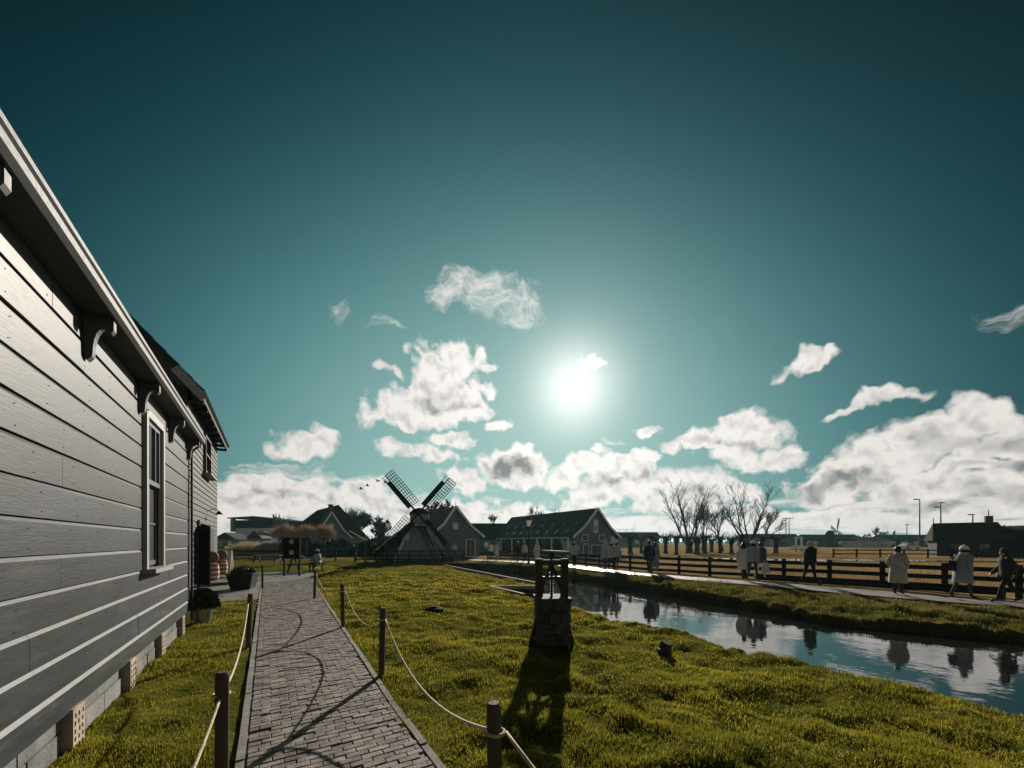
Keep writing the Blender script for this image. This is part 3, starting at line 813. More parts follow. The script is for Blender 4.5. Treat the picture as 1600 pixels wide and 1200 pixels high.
# ------------------------------------------------------------------ the taller boarded barn behind it
C2 = 2.75; d_near, d_far = 12.6, 19.7
barn = thing('boarded_barn', 'tall weathered boarded barn with tiled eave and open doorway behind the grey house', 'barn', (-C2, 0, 0), WANG)
B0, B1 = d_near / .847, d_far / .847; BT = 6.75
DOOR = (16.9, 19.2, 0.0, 2.35); BW2 = (18.45, 20.0, 4.55, 6.0)
kk = 0; z = .1
while z < BT - .05:
    h = .21
    spans = [(B0, B1)]
    if z < DOOR[3]: spans = [(B0, DOOR[0]), (DOOR[1], B1)]
    elif z + h > BW2[2] and z < BW2[3]: spans = [(B0, BW2[0]), (BW2[1], B1)]
    for (a, b_) in spans:
        b = MB(); b.prism([(.05, z), (-.02, z), (.012, z + h + .012), (.05, z + h + .012)], (0, 1, 0), (0, 0, 1), (a, 0, 0), (b_ - a, 0, 0))
        o = b.build('plank', M_wall2, barn); o.location.y = rng.uniform(-.004, .004)
    z += h
MB().box(((B0 + B1) / 2, 1.7, BT / 2 + .05), (B1 - B0 - .05, 3.2, BT - .1)).build('wall_core', M_black, barn)
o = MB()
z = .1
while z < BT + 2.6:
    st = .03 if z < BT - .2 else .03 + (z - BT + .3) / 1.087
    wdt = 3.2 - st
    o.prism([(B0 - .02, z), (B0 + .03, z), (B0 + .03, z + .21), (B0 + .005, z + .21)], (1, 0, 0), (0, 0, 1), (0, st, 0), (0, wdt, 0)); z += .2
tag(o.build('gable_boards', M_wall2, barn), kind='stuff')
rf = MB(); rf.prism([(-.42, BT - .16), (3.5, BT + 4.1), (7.4, BT - .16), (7.4, BT - .36), (3.5, BT + 3.9), (-.42, BT - .34)], (0, 1, 0), (0, 0, 1), (B0 - .35, 0, 0), (B1 - B0 + .6, 0, 0)); roof2 = rf.build('roof', M_roof, barn)
tl = MB()
for i in range(int((B1 - B0 + .6) / .24)):
    xx = B0 - .35 + i * .24 + .12
    for j in range(6):
        y0 = -.46 + j * .32; zz = BT - .16 + (y0 + .42) * 1.087
        tl.tube([(xx, y0, zz + .03), (xx, y0 + .36, zz + .40)], [.085, .07], 6)
tag(tl.build('roof_tiles', M_roof, roof2), kind='stuff')
for i in range(9):
    xx = B0 + .3 + i * (B1 - B0 - .4) / 8
    MB().box((xx, -.18, BT - .36), (.07, .42, .12)).build('rafter_end', M_wall2, barn)
vb = MB(); vb.bar((B0 - .39, -.5, BT - .42), (B0 - .39, .25, BT + .42), .05, .26, up=(0, -1, 1)); vb.build('bargeboard', M_white, barn)
# door leaf, frame and shutters
fr = MB()
for xx in (DOOR[0], DOOR[1]): fr.box((xx, -.04, 1.18), (.12, .1, 2.36))
fr.box(((DOOR[0] + DOOR[1]) / 2, -.04, 2.42), (DOOR[1] - DOOR[0] + .12, .1, .12)); fr.build('door_frame', M_grey, barn)
dl = MB(); dl.bar((DOOR[0] - .02, -.04, 1.15), (DOOR[0] - .35, -.42, 1.15), .05, 2.2); dl.build('door_leaf', M_wall2, barn)
dl = MB(); dl.bar((DOOR[1] + .04, -.06, 1.15), (DOOR[1] + 1.1, -.16, 1.15), .05, 2.2); dl.build('door_leaf', M_wall2, barn)
wf = MB(); a, b_, c0, c1 = BW2
for xx in (a, b_): wf.box((xx, -.05, (c0 + c1) / 2), (.1, .1, c1 - c0 + .1))
for zz in (c0, c1, (c0 + c1) / 2): wf.box(((a + b_) / 2, -.052, zz), (b_ - a - .1, .1, .08))
wo = wf.build('window', M_wall2, barn); MB().box(((a + b_) / 2, .0, (c0 + c1) / 2), (b_ - a, .02, c1 - c0)).build('pane', M_glass, wo)
MB().box(((a + b_) / 2, -.14, c0 - .12), (b_ - a + .5, .3, .07)).build('sill', M_white, wo)
lm = MB(); lm.tube([(19.6, 0, 3.0), (19.6, -.3, 3.12), (19.6, -.42, 2.98)], .018, 6); lm.tube([(19.6, -.42, 3.0), (19.6, -.42, 2.86)], [.05, .15], 10); lm.build('wall_lamp', M_metal, barn)

# ------------------------------------------------------------------ rope barrier
post_mesh = MB(); post_mesh.tube([(0, 0, -.1), (0, 0, .80), (0, 0, .83), (0, 0, .845)], [.037, .037, .036, .028], 12); PM = post_mesh.mesh('post', M_post, False)
knot = MB()
for k in range(14):
    a0, a1 = 2 * math.pi * k / 14, 2 * math.pi * (k + 1) / 14
    knot.tube([(math.cos(a0) * .042, math.sin(a0) * .042, .70), (math.cos(a1) * .042, math.sin(a1) * .042, .70)], .010, 5, False)
KM = knot.mesh('rope_loop', M_rope, True)
posts = [
    ('R', AT(775, 1.92), 'rough brown barrier post nearest the camera right of the brick path'),
    ('R', AT(596, 4.69), 'second barrier post up the right side, casting the long shadow across the path'),
    ('R', AT(536, 7.40), 'third barrier post up the right side of the brick path'),
    ('R', AT(491.5, 11.2), 'last barrier post on the right, where the path opens to the yard'),
    ('R', Vector((1.60, -.82, 0)), 'barrier post below the bottom edge of the frame, right of the path'),
    ('L', AT(346, 2.40), 'nearest barrier post left of the brick path beside the house'),
    ('L', AT(388, 6.0), 'second barrier post on the left of the path by the lawn strip'),
    ('L', AT(410, 13.6), 'thin dark barrier post next to the black flower planter'),
]
pts = {'R': [], 'L': []}
for sd_, p, lab in posts:
    p.z = float(ground_z(np.array([p.x]), np.array([p.y]))[0])
    t = thing('barrier_post', lab, 'post', p, rng.uniform(0, 3), 'rope barrier posts')
    link_copy(PM, 'post', t, (0, 0, 0), (rng.uniform(-.03, .03), rng.uniform(-.03, .03), 0)); link_copy(KM, 'rope_loop', t)
    pts[sd_].append(p.copy())
def rope(a, b, sag, lab):
    r = MB(); P_ = []
    for i in range(25):
        t = i / 24; p = a.lerp(b, t); p.z -= sag * 4 * t * (1 - t); P_.append(p)
    r.tube([p - a for p in P_], .0092, 6)
    o = r.build('barrier_rope', M_rope, None, True, a); return tag(o, lab, 'rope', 'barrier ropes along the path')
up = Vector((0, 0, .70)); e_ = Vector((.05, 0, 0))
R = sorted(pts['R'], key=lambda p: p.y); Lp = sorted(pts['L'], key=lambda p: p.y)
rl = ['pale rope leaving the frame at the bottom from the nearest right post', 'pale rope sagging between the two nearest right posts', 'pale rope between the second and third right posts', 'pale rope between the third and the last right post']
for i in range(len(R) - 1): rope(R[i] + up + e_, R[i + 1] + up + e_, .30 if i else .22, rl[i])
rope(Lp[0] + up, Lp[1] + up, .20, 'pale rope between the two left barrier posts beside the house')
rope(Vector((1.0, -1.0, .0)) * 0 + Vector((-.15, -.45, .70)) + Vector((-.25, 0, 0)), Lp[0] + up, .26, 'pale rope hanging down from the nearest left post')
# loose rope end on the farther left post
lo = MB(); q0 = Lp[1] + up; lo.tube([(.03, 0, .0), (.08, .05, -.015), (.14, .12, -.05), (.19, .2, -.11), (.21, .25, -.2)], .0085, 6)
tag(lo.build('barrier_rope', M_rope, None, True, q0), 'short loose rope end hanging from the second left post', 'rope', 'barrier ropes along the path')

# ------------------------------------------------------------------ sluice winch on the lawn
wx, wy = AT(862, 6.45)[:2]; wz = float(ground_z(np.array([wx]), np.array([wy]), False)[0])
winch = thing('sluice_winch', 'dark timber sluice winch with flat handwheel standing on the lawn', 'sluice winch', (wx, wy, wz), math.radians(4))
W_ = .265
for r_ in range(4):
    z0 = .02 + r_ * .18
    nb = 2 if r_ % 2 else 3
    for c in range(nb):
        x0 = -W_ + 2 * W_ * c / nb; x1 = -W_ + 2 * W_ * (c + 1) / nb
        MB().box(((x0 + x1) / 2, -.25, z0 + .085), (x1 - x0 - .012, .10, .168)).build('stone_block', M_stone, winch)
        MB().box(((x0 + x1) / 2, .25, z0 + .085), (x1 - x0 - .012, .10, .168)).build('stone_block', M_stone, winch)
    for sx in (-1, 1): MB().box((sx * (W_ - .05), 0, z0 + .085), (.10, .39, .168)).build('stone_block', M_stone, winch)
cp = MB(); cp.box((0, 0, .755), (.57, .60, .05)); cp.build('cap_slab', M_stone, winch)
for sx in (-1, 1):
    p = MB(); p.box((sx * .215, 0, .70), (.115, .13, 1.42)); p.build('post', M_wood, winch)
    b = MB(); b.bar((sx * .25, 0, .40), (sx * .36, -.02, .0), .07, .05); b.build('buttress', M_wood, winch)
    b = MB(); b.bar((sx * .20, .02, .80), (sx * .02, .05, 1.30), .03, .04); b.build('brace', M_metal, winch)
MB().box((0, 0, 1.345), (.56, .10, .09)).build('cross_beam', M_wood, winch)
MB().box((0, 0, 1.09), (.31, .05, .045)).build('tie_bar', M_metal, winch)
sp = MB(); sp.tube([(0, 0, .70), (0, 0, 1.55)], .022, 8)
for k in range(12): sp.tube([(0, 0, .82 + k * .04), (0, 0, .835 + k * .04)], .03, 8)
sp.build('screw_spindle', M_metal, winch)
gw = MB()
for k in range(16):
    a0, a1 = 2 * math.pi * k / 16, 2 * math.pi * (k + 1) / 16
    gw.tube([(math.cos(a0) * .075, .0, 1.16 + math.sin(a0) * .075), (math.cos(a1) * .075, 0, 1.16 + math.sin(a1) * .075)], .014, 5, False)
gw.tube([(-.07, 0, 1.16), (.07, 0, 1.16)], .012, 5); gw.build('gear', M_metal, winch)
hw = MB(); hw.tube([(0, 0, 1.515), (0, 0, 1.545)], [.235, .235], 24); whl = hw.build('handwheel', M_kerb, winch); whl.rotation_euler = (0, math.radians(2.5), 0)
MB().tube([(0, 0, 1.43), (0, 0, 1.52)], [.06, .045], 10).build('hub', M_metal, winch)

# small stump on the lawn
px_ = AT(1040, 5.75); gz_ = float(ground_z(np.array([px_.x]), np.array([px_.y]))[0])
stump = thing('wooden_stump', 'small dark split stump standing in the grass near the canal', 'stump', (px_.x, px_.y, gz_ - .03))
b = MB(); b.tube([(0, 0, 0), (.005, 0, .10), (.0, .01, .22), (.012, .0, .255)], [.095, .082, .088, .07], 11); b.build('trunk', M_wood, stump)
b = MB(); b.tube([(-.08, -.02, .0), (-.085, -.02, .16)], [.05, .035], 7); b.build('split_piece', M_wood, stump)
b = MB()
for k in range(12):
    a0, a1 = 2 * math.pi * k / 12, 2 * math.pi * (k + 1) / 12
    b.tube([(.09 + math.cos(a0) * .035, -.03, .17 + math.sin(a0) * .05), (.09 + math.cos(a1) * .035, -.03, .17 + math.sin(a1) * .05)], .006, 5, False)
b.build('iron_ring', M_metal, stump)

# molehills: bare dark soil mounds
for i, (mx_, my_, r_, lab) in enumerate([(678, 955, .26, 'dark bare molehill in the middle of the lawn')]):
    p = PX(mx_, my_, -.03); gz_ = float(ground_z(np.array([p.x]), np.array([p.y]))[0])
    b = MB()
    rs = []
    for k in range(6):
        t = k / 5; rs.append(((rng.uniform(-.02, .02), rng.uniform(-.02, .02), -.04 + .17 * t * r_ / .3), r_ * math.sqrt(1 - (t * .97) ** 2) * rng.uniform(.9, 1.1), r_ * .7 * math.sqrt(1 - (t * .97) ** 2)))
    b.rings(rs, 14)
    tag(b.build('molehill', M_soil, None, False, (p.x, p.y, gz_)), lab, 'molehill', 'molehills on the lawn')

# ------------------------------------------------------------------ rail fence along the far footpath
FL = [(20.0, 8.75), (13.9, 15.75), (7.6, 23.0), (6.2, 26.5), (4.2, 31.0), (.6, 36.0), (-2.9, 38.6)]
def along(P, step, off=0.0):
    out = []; acc = off
    for i in range(len(P) - 1):
        a, b = Vector(P[i]), Vector(P[i + 1]); L_ = (b - a).length
        while acc <= L_:
            out.append(a.lerp(b, acc / L_)); acc += step
        acc -= L_
    return out
def rail_fence(name, label, P, step, rails, h, m=M_black, z0=-.1, pw=.12, rt=.05, rh=.16, off=0.0):
    pp = along(P, step, off)
    o0 = Vector((pp[0].x, pp[0].y, z0))
    t = thing(name, label, 'fence', o0)
    for i, p in enumerate(pp):
        b = MB(); b.box((p.x - o0.x, p.y - o0.y, h / 2 - .05), (pw, pw, h + .1)); o = b.build('post', m, t); 
        if i:
            a = pp[i - 1]
            for rz in rails:
                r = MB(); j = rng.uniform(-.012, .012)
                side = Vector((0, -.075, 0)) if abs((p - a).x) > .3 * abs((p - a).y) else Vector((-.07, 0, 0))
                r.bar((a.x - o0.x + side.x, a.y - o0.y + side.y, rz + j), (p.x - o0.x + side.x, p.y - o0.y + side.y, rz + rng.uniform(-.012, .012)), rt, rh); r.build('rail', m, t)
    return t
rail_fence('rail_fence', 'long dark three-rail timber fence along the far canal footpath', FL, 1.62, (.82, .50, .17), 1.0, off=.25)
rail_fence('rail_fence', 'low dark rail fence across the grass behind the sign at left', [(-27.5, 35.5), (-13.4, 35.0)], 1.9, (.82, .45), .95, z0=0, pw=.10, rh=.11)
rail_fence('rail_fence', 'close-posted dark fence in front of the windmill', [(-13.6, 33.2), (-9.6, 32.9), (-3.6, 34.4)], .95, (.88, .5, .16), 1.0, z0=0, pw=.10, rh=.10)
rail_fence('rail_fence', 'far pale-lit rail fence in the right pasture before the dark house', [(36, 43), (56, 41), (70, 40)], 2.4, (.85, .45), 1.0, z0=-.1, rh=.12)
# low kerb board by the footpath at right
kb = thing('low_rail', 'low dark timber kick rail beside the footpath at right', 'rail', (14.6, 11.9, -.1))
for k in range(3):
    a = Vector((0 - k * 1.5, 0 + k * 1.72, .13)); b_ = a + Vector((-1.45, 1.66, 0))
    r = MB(); r.bar(a + Vector((.85, .2, 0)), b_ + Vector((.85, .2, 0)), .07, .12); r.build('rail', M_black, kb)
    r = MB(); r.box((a.x + .85, a.y + .2, .08), (.10, .10, .30)); r.build('post', M_post, kb)

# ------------------------------------------------------------------ windmill
def lattice_sail(parent, ang, length, wlat, wboard, m, y=0.0, hub=(0, 0, 0), bars=13, side=1):
    """one sail arm in the local xz plane: stock, leading board, lattice; built along +x then turned by ang"""
    s = MB(); R_ = Matrix.Translation(hub) @ Matrix.Rotation(-ang, 4, 'Y')
    s.xf = R_
    s.bar((0, 0, 0), (length, 0, 0), .13, .17, up=(0, 0, 1), w1=.07, h1=.09)
    arm = s.build('sail', m, parent)
    b = MB(); b.xf = R_
    l0 = length * .20
    b.bar((l0, .0, -side * (wboard / 2 + .05)), (length * .86, .0, -side * (wboard / 2 + .05)), .03, wboard)
    for t in (.89, .935, .985): b.bar((length * t, 0, 0), (length * t, 0, -side * (wboard + .05)), .035, .035, up=(1, 0, 0))
    b.bar((length * .86, 0, -side * (wboard + .04)), (length, 0, -side * (wboard + .04)), .03, .04)
    b.build('leading_board', m, arm)
    g = MB(); g.xf = R_
    for i in range(bars + 1):
        xx = l0 + (length - l0) * i / bars
        g.bar((xx, 0, 0), (xx, .02, side * wlat), .05, .05, up=(1, 0, 0))
    for j in range(1, 5):
        g.bar((l0, .01, side * wlat * j / 4), (length, .01, side * wlat * j / 4), .045, .05)
    tag(g.build('lattice', m, arm), kind='stuff')
MX, MY = AT(653, 36.0)[:2]
mill = thing('windmill', 'small dark green post windmill with crossed lattice sails behind the lawn', 'windmill', (MX, MY, 0), math.radians(14))
def frust(h0, h1, a, b, n=4, rot=math.pi / 4):
    m = MB(); vs = []
    for h, r in ((h0, a), (h1, b)):
        for k in range(n):
            t = rot + 2 * math.pi * k / n; vs.append((r * math.cos(t), r * math.sin(t), h))
    fs = [tuple(range(n - 1, -1, -1)), tuple(range(n, 2 * n))] + [(k, (k + 1) % n, n + (k + 1) % n, n + k) for k in range(n)]
    m._add(vs, fs); return m
frust(0.0, 3.0, 2.75, 1.0).build('base', M_mill, mill)
bl = MB()
for k in range(13):
    t0 = k / 13; r0 = 2.75 + (1.0 - 2.75) * t0 + .03; h0 = 3.0 * t0
    c = [(r0 * math.cos(math.pi / 4 + math.pi / 2 * j), r0 * math.sin(math.pi / 4 + math.pi / 2 * j), h0 + .02) for j in range(4)]
    for j in range(4): bl.bar(c[j], c[(j + 1) % 4], .02, .03)
tag(bl.build('board_edges', M_dkgreen, mill), kind='stuff')
for j in range(4):
    t = math.pi / 4 + math.pi / 2 * j
    b = MB(); b.bar((2.82 * math.cos(t), 2.82 * math.sin(t), 0), (1.06 * math.cos(t), 1.06 * math.sin(t), 3.05), .17, .17, up=(math.cos(t), math.sin(t), 1)); b.build('corner_board', M_trim, mill)
MB().box((0, 0, 3.08), (1.7, 1.7, .16)).build('collar', M_wood, mill)
buck = MB(); buck.box((.15, .15, 3.70), (1.55, 2.1, 1.15)); bk = buck.build('buck', M_mill, mill)
for sx in (-.66, .96): MB().box((sx, -.91, 3.70), (.10, .06, 1.1)).build('trim', M_trim, bk)
MB().box((.15, -.92, 3.2), (1.72, .06, .12)).build('trim', M_trim, bk)
rfm = MB(); rfm.prism([(-.95, 0), (.95, 0), (.55, .38), (0, .52), (-.55, .38)], (1, 0, 0), (0, 0, 1), (.15, -1.15, 4.26), (0, 2.6, 0)); rfm.build('roof', M_thatch, mill)
MB().tube([(0, -1.75, 4.20), (0, .6, 4.05)], [.14, .16], 8).build('windshaft', M_wood, mill)
HUBL = (0, -1.62, 4.18)
for k, a in enumerate((50, 130, 230, 310)):
    lattice_sail(mill, math.radians(a), 4.35, .80, .34, M_black, 0, HUBL, side=-1 if a < 90 else (-1 if a < 180 else -1))
MB().box(HUBL, (.34, .34, .34)).build('hub', M_black, mill)
# tail pole with ladder and white braces
tb = MB(); tb.bar((.5, .9, 3.6), (2.5, -.9, .45), .16, .18); tb.build('tail_pole', M_trim, mill)
tb = MB(); tb.bar((.95, .6, 3.6), (2.65, -.55, .35), .10, .12); tb.build('tail_brace', M_trim, mill)
ld = MB()
for k in range(12):
    t = k / 12; p = Vector((.3, -.9, 2.9)).lerp(Vector((1.7, -2.7, .1)), t); ld.bar(p + Vector((-.28, -.1, 0)), p + Vector((.28, .1, 0)), .16, .035)
ld.bar((.0, -1.0, 3.0), (1.42, -2.8, .0), .05, .14).bar((.6, -.8, 3.0), (1.98, -2.6, .0), .05, .14)
ld.build('ladder', M_grey, mill)
# lean-to porch at the left of the mill
lean = thing('mill_shed', 'small lean-to shed with white trim and post at the left foot of the windmill', 'shed', (AT(622, 35.2)[0], 35.2, 0), math.radians(6))
MB().box((0, .6, 1.0), (2.3, 1.6, 2.0)).build('wall', M_dkgreen, lean)
for k in range(5): MB().box((-1.0 + k * .5, -.215, 1.0), (.47, .03, 1.94)).build('plank', M_bluew, lean)
b = MB(); b.bar((-2.0, .55, .75), (1.15, .55, 3.35), 2.3, .12, up=(0, 0, 1)); b.build('roof', M_thatch, lean)
b = MB(); b.bar((-2.05, -.66, .75), (1.15, -.66, 3.38), .10, .14); b.build('bargeboard', M_trim, lean)
MB().box((.95, -.62, 1.35), (.24, .2, 2.7)).build('post', M_trim, lean)
MB().box((.35, -.245, 1.0), (.55, .03, 1.8)).build('door', M_black, lean)
MB().box((0, -.5, 2.15), (2.2, .1, .10)).build('beam', M_trim, lean)

# ------------------------------------------------------------------ gabled houses
def gable_house(name, label, cat, apex, depth_dir, ridge_len, half_w, eave_z, ridge_z, mwall, mroof, trim=M_trim, flare=.35, base=0.0, asym=0.0, windows=(), boards=True):
    """gable end faces the local -y direction; local y runs along the ridge away from the viewer"""
    rz = math.atan2(depth_dir[1], depth_dir[0]) - math.pi / 2
    t = thing(name, label, cat, (apex[0], apex[1], base), rz)
    wl, wr = half_w * (1 + asym * 0), half_w * (1 + asym)
    er = eave_z - asym * .6
    prof = [(-wl, 0), (wr, 0), (wr, er), (wr * .62, er + (ridge_z - er) * .32), (0, ridge_z), (-wl * .62, eave_z + (ridge_z - eave_z) * .32), (-wl, eave_z)]
    b = MB(); b.prism(prof, (1, 0, 0), (0, 0, 1), (0, 0, 0), (0, ridge_len, 0)); b.build('wall', mwall, t)
    if boards:
        bb = MB(); z = .25
        while z < ridge_z - .4:
            if z < eave_z: x0, x1 = -wl, wr
            else:
                zz = (z - eave_z) / (ridge_z - eave_z)
                def hw(w): return w * (1 - zz * 1.1875) if zz < .32 else w * .62 * (1 - (zz - .32) / .68)
                x0, x1 = -hw(wl), hw(wr)
            bb.bar((x0, -.012, z), (x1, -.012, z), .02, .025); z += .28
        tag(bb.build('board_edges', mwall, t), kind='stuff')
    o = .45
    def roofside(sg, w, ez):
        pts_ = [(0, ridge_z + .12), (sg * w * .62, ez + (ridge_z - ez) * .32 + .10), (sg * (w + o), ez - .10)]
        r = MB()
        for i in range(2):
            (xa, za), (xb, zb) = pts_[i], pts_[i + 1]
            r._add([(xa, -o, za), (xb, -o, zb), (xb, ridge_len + .2, zb), (xa, ridge_len + .2, za), (xa, -o, za - .16), (xb, -o, zb - .16), (xb, ridge_len + .2, zb - .16), (xa, ridge_len + .2, za - .16)],
                   [(0, 1, 2, 3), (7, 6, 5, 4), (0, 4, 5, 1), (1, 5, 6, 2), (2, 6, 7, 3), (3, 7, 4, 0)])
        ro = r.build('roof', mroof, t)
        tr = MB()
        for i in range(2):
            (xa, za), (xb, zb) = pts_[i], pts_[i + 1]
            tr.bar((xa, -o - .03, za - .04), (xb, -o - .03, zb - .04), .06, .24)
        tr.build('bargeboard', trim, t)
        return ro, pts_
    rl, pl = roofside(-1, wl, eave_z); rr, pr = roofside(1, wr, er)
    for (x, z, w, h, kind) in windows:
        f = MB().box((x, -.04, z), (w + .16, .06, h + .16)).build('window' if kind != 'door' else 'door', trim, t)
        if kind == 'win':
            MB().box((x, -.075, z), (w, .02, h)).build('pane', M_glass, f)
            MB().box((x, -.09, z), (.05, .02, h)).box((x, -.092, z), (w, .02, .05)).build('glazing_bars', trim, f)
        else:
            for sx in (-1, 1): MB().box((x + sx * w / 4, -.075, z), (w / 2 - .04, .03, h)).build('leaf', M_grey, f)
    return t, rl, rr
def ridge_dir(xa, da, xb, db):
    a, b = AT(xa, da), AT(xb, db); v = (b - a); return (v.x, v.y), v.length, (a.x, a.y)
# dark green house beside the mill
dv, ln, ap = ridge_dir(710, 41, 655, 47)
h1, _, _ = gable_house('green_house', 'dark green gabled house with swept white bargeboards right of the windmill', 'house', ap, (-.55, 1.0), 9, 2.15, 2.55, 5.35, M_dkgreen, M_roof, asym=.35, windows=((.1, 3.35, .45, .55, 'win'), (1.85, 1.0, .95, 1.8, 'door')))
MB().tube([(0, -.4, 5.4), (0, -.4, 5.95)], [.05, .02], 6).build('finial', M_trim, h1)
# long barn with skylights and glazed front
dv, ln, ap = ridge_dir(930, 45, 800, 61.5)
lb, rl, rr = gable_house('long_barn', 'long dark green barn with sweeping roof, skylights and white-framed gallery', 'barn', ap, dv, ln, 3.3, 2.3, 5.5, M_dkgreen, M_roof, windows=((.05, 3.5, .55, 1.35, 'win'), (-1.6, 2.15, .75, .65, 'shutter'), (1.0, 2.15, .75, .65, 'shutter'), (2.75, 1.75, .45, .9, 'win'), (-1.45, .75, .7, 1.3, 'shutter'), (.3, .7, 1.7, 1.1, 'shutter')))
sk = 0
for row, (f0, cnt) in enumerate(((.52, 8), (.86, 9))):
    for k in range(cnt):
        yy = 1.3 + (ln - 3) * k / (cnt - 1) + (.4 if row else 0)
        xa = -(3.3 * .62) * f0 / .62 if f0 < .62 else -(3.3 * f0 + .0)
        if f0 < .62: x = -3.3 * f0; z = 5.62 - (5.62 - (2.3 + 3.2 * .32 + .10)) * (f0 / .62)
        else:
            x0, z0, x1, z1 = -3.3 * .62, 2.3 + 3.2 * .32 + .10, -3.75, 2.2; t_ = (f0 - .62) / (1.136 - .62); x = x0 + (x1 - x0) * t_; z = z0 + (z1 - z0) * t_
        slope = math.atan2(5.62 - 3.42, 2.05) if f0 < .62 else math.atan2(3.42 - 2.2, 1.7)
        o = MB().box((0, 0, 0), (.55, .36, .05)).build('skylight', M_glass, lb, loc=(x - .02, yy, z + .05)); o.rotation_euler = (0, -slope, 0)
        MB().box((0, 0, -.012), (.63, .44, .05)).build('skylight_frame', M_grey, o)
gal = MB()
NG = 6
for k in range(NG + 1):
    yy = .05 + (ln - .6) * k / NG
    MB().box((-4.0, yy, 1.05), (.14, .14, 2.2)).build('gallery_post', M_trim, lb)
MB().box((-4.0, ln / 2 - .25, 2.14), (.12, ln - .3, .12)).build('gallery_beam', M_trim, lb)
for k in range(NG):
    yy = .05 + (ln - .6) * (k + .5) / NG
    MB().box((-3.36, yy, 1.15), (.04, (ln - .6) / NG - .2, 1.9)).build('gallery_pane', M_glass, lb)
# low dark shed roof between the two
sh = thing('low_shed', 'low dark-roofed shed between the green house and the long barn', 'shed', (*AT(772, 58)[:2], 0), math.radians(5))
MB().box((0, 2.5, 1.1), (8.6, 5, 2.2)).build('wall', M_dkgreen, sh)
b = MB(); b.prism([(-.5, 2.1), (2.4, 4.6), (5.4, 2.1)], (0, 1, 0), (0, 0, 1), (-4.6, 0, 0), (9.2, 0, 0)); b.build('roof', M_roof, sh)
for k in range(4): 
    w = MB().box((-3 + k * 2, -.02, 1.2), (1.0, .06, 1.0)).build('window', M_trim, sh); MB().box((-3 + k * 2, -.06, 1.2), (.85, .02, .85)).build('pane', M_glass, w)
# big hipped barn at left
tb_ = thing('thatched_barn', 'big black steep-roofed barn with hipped end at left behind the clipped trees', 'barn', (*AT(478, 66)[:2], 0), math.radians(-24))
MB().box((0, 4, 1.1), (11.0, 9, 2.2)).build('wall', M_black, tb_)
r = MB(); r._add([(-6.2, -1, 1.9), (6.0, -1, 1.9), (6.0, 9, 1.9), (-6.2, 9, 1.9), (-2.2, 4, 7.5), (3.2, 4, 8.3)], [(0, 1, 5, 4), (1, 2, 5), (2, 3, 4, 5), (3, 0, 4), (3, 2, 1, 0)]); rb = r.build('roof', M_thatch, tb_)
for (u, v) in ((.16, .30), (.22, .30), (.36, .60), (.41, .60), (.47, .62), (.5, .62)):
    A_, B_, C_, D_ = Vector((-6.2, -1, 1.9)), Vector((6, -1, 1.9)), Vector((3.2, 4, 8.3)), Vector((-2.2, 4, 7.5))
    p = A_.lerp(B_, u).lerp(D_.lerp(C_, u), v); o = MB().box((0, 0, 0), (.28, 1.0, .06)).build('skylight', M_glasslight, tb_, loc=p + Vector((0, -.05, .03))); o.rotation_euler = (math.radians(50), 0, 0)
for k in range(3):
    w = MB().box((-3.2 + k * 3, -.55, 1.2), (.9, .08, .9)).build('window', M_trim, tb_); MB().box((-3.2 + k * 3, -.6, 1.2), (.75, .02, .75)).build('pane', M_glass, w)
# chimney house
dv, ln, ap = ridge_dir(518, 62, 500, 72)
ch, _, _ = gable_house('chimney_house', 'dark green steep gabled house with a tall brick chimney at left', 'house', ap, dv, 9, 2.7, 2.4, 6.4, M_dkgreen, M_roof, windows=((-.9, 1.2, .6, 1.2, 'win'), (1.2, 1.2, .6, 1.2, 'win'), (0, 4.2, .5, .7, 'win')))
MB().box((0, .8, 6.9), (.62, .62, 1.6)).build('chimney', M_chim, ch); MB().box((0, .8, 7.72), (.74, .74, .12)).build('chimney_cap', M_roof, ch)
MB().box((4.2, 1.5, 1.3), (3.0, 3, 2.6)).build('side_wing', M_dkgreen, ch)
b = MB(); b.bar((2.6, 1.4, 3.5), (6.0, 1.4, 1.6), 3.4, .12); b.build('side_roof', M_roof, ch)
b = MB(); b.bar((2.6, -.33, 3.5), (6.0, -.33, 1.6), .06, .2); b.build('bargeboard', M_trim, ch)
# modern hall far left
mh = thing('modern_hall', 'wide modern pale hall with overhanging black roof far left', 'building', (*AT(402, 120)[:2], 0), math.radians(-8))
MB().box((0, 6, 3.0), (15.5, 12, 6.0)).build('wall', M_glasslight, mh)
MB().box((0, 6.4, 7.3), (15.9, 12.5, 2.5)).build('upper_storey', M_black, mh)
b = MB(); b._add([(-9.2, -1.5, 9.0), (8.6, -1.5, 8.2), (8.6, 14, 8.2), (-9.2, 14, 9.0), (-9.2, -1.5, 9.3), (0, -1.5, 9.7), (8.6, -1.5, 8.5), (8.6, 14, 8.5), (0, 14, 9.7), (-9.2, 14, 9.3)], [(3, 2, 1, 0), (4, 5, 8, 9), (5, 6, 7, 8), (0, 1, 6, 5, 4), (1, 2, 7, 6), (2, 3, 9, 8, 7), (3, 0, 4, 9)]); b.build('roof', M_black, mh)
MB().box((-8.2, -.3, 6.9), (1.0, 1.0, 4.0)).build('glass_corner', M_bluew, mh)
for k in range(7): MB().box((-6.3 + k * 2.1, -.03, 1.6), (1.7, .06, 2.0)).build('window', M_glass, mh)
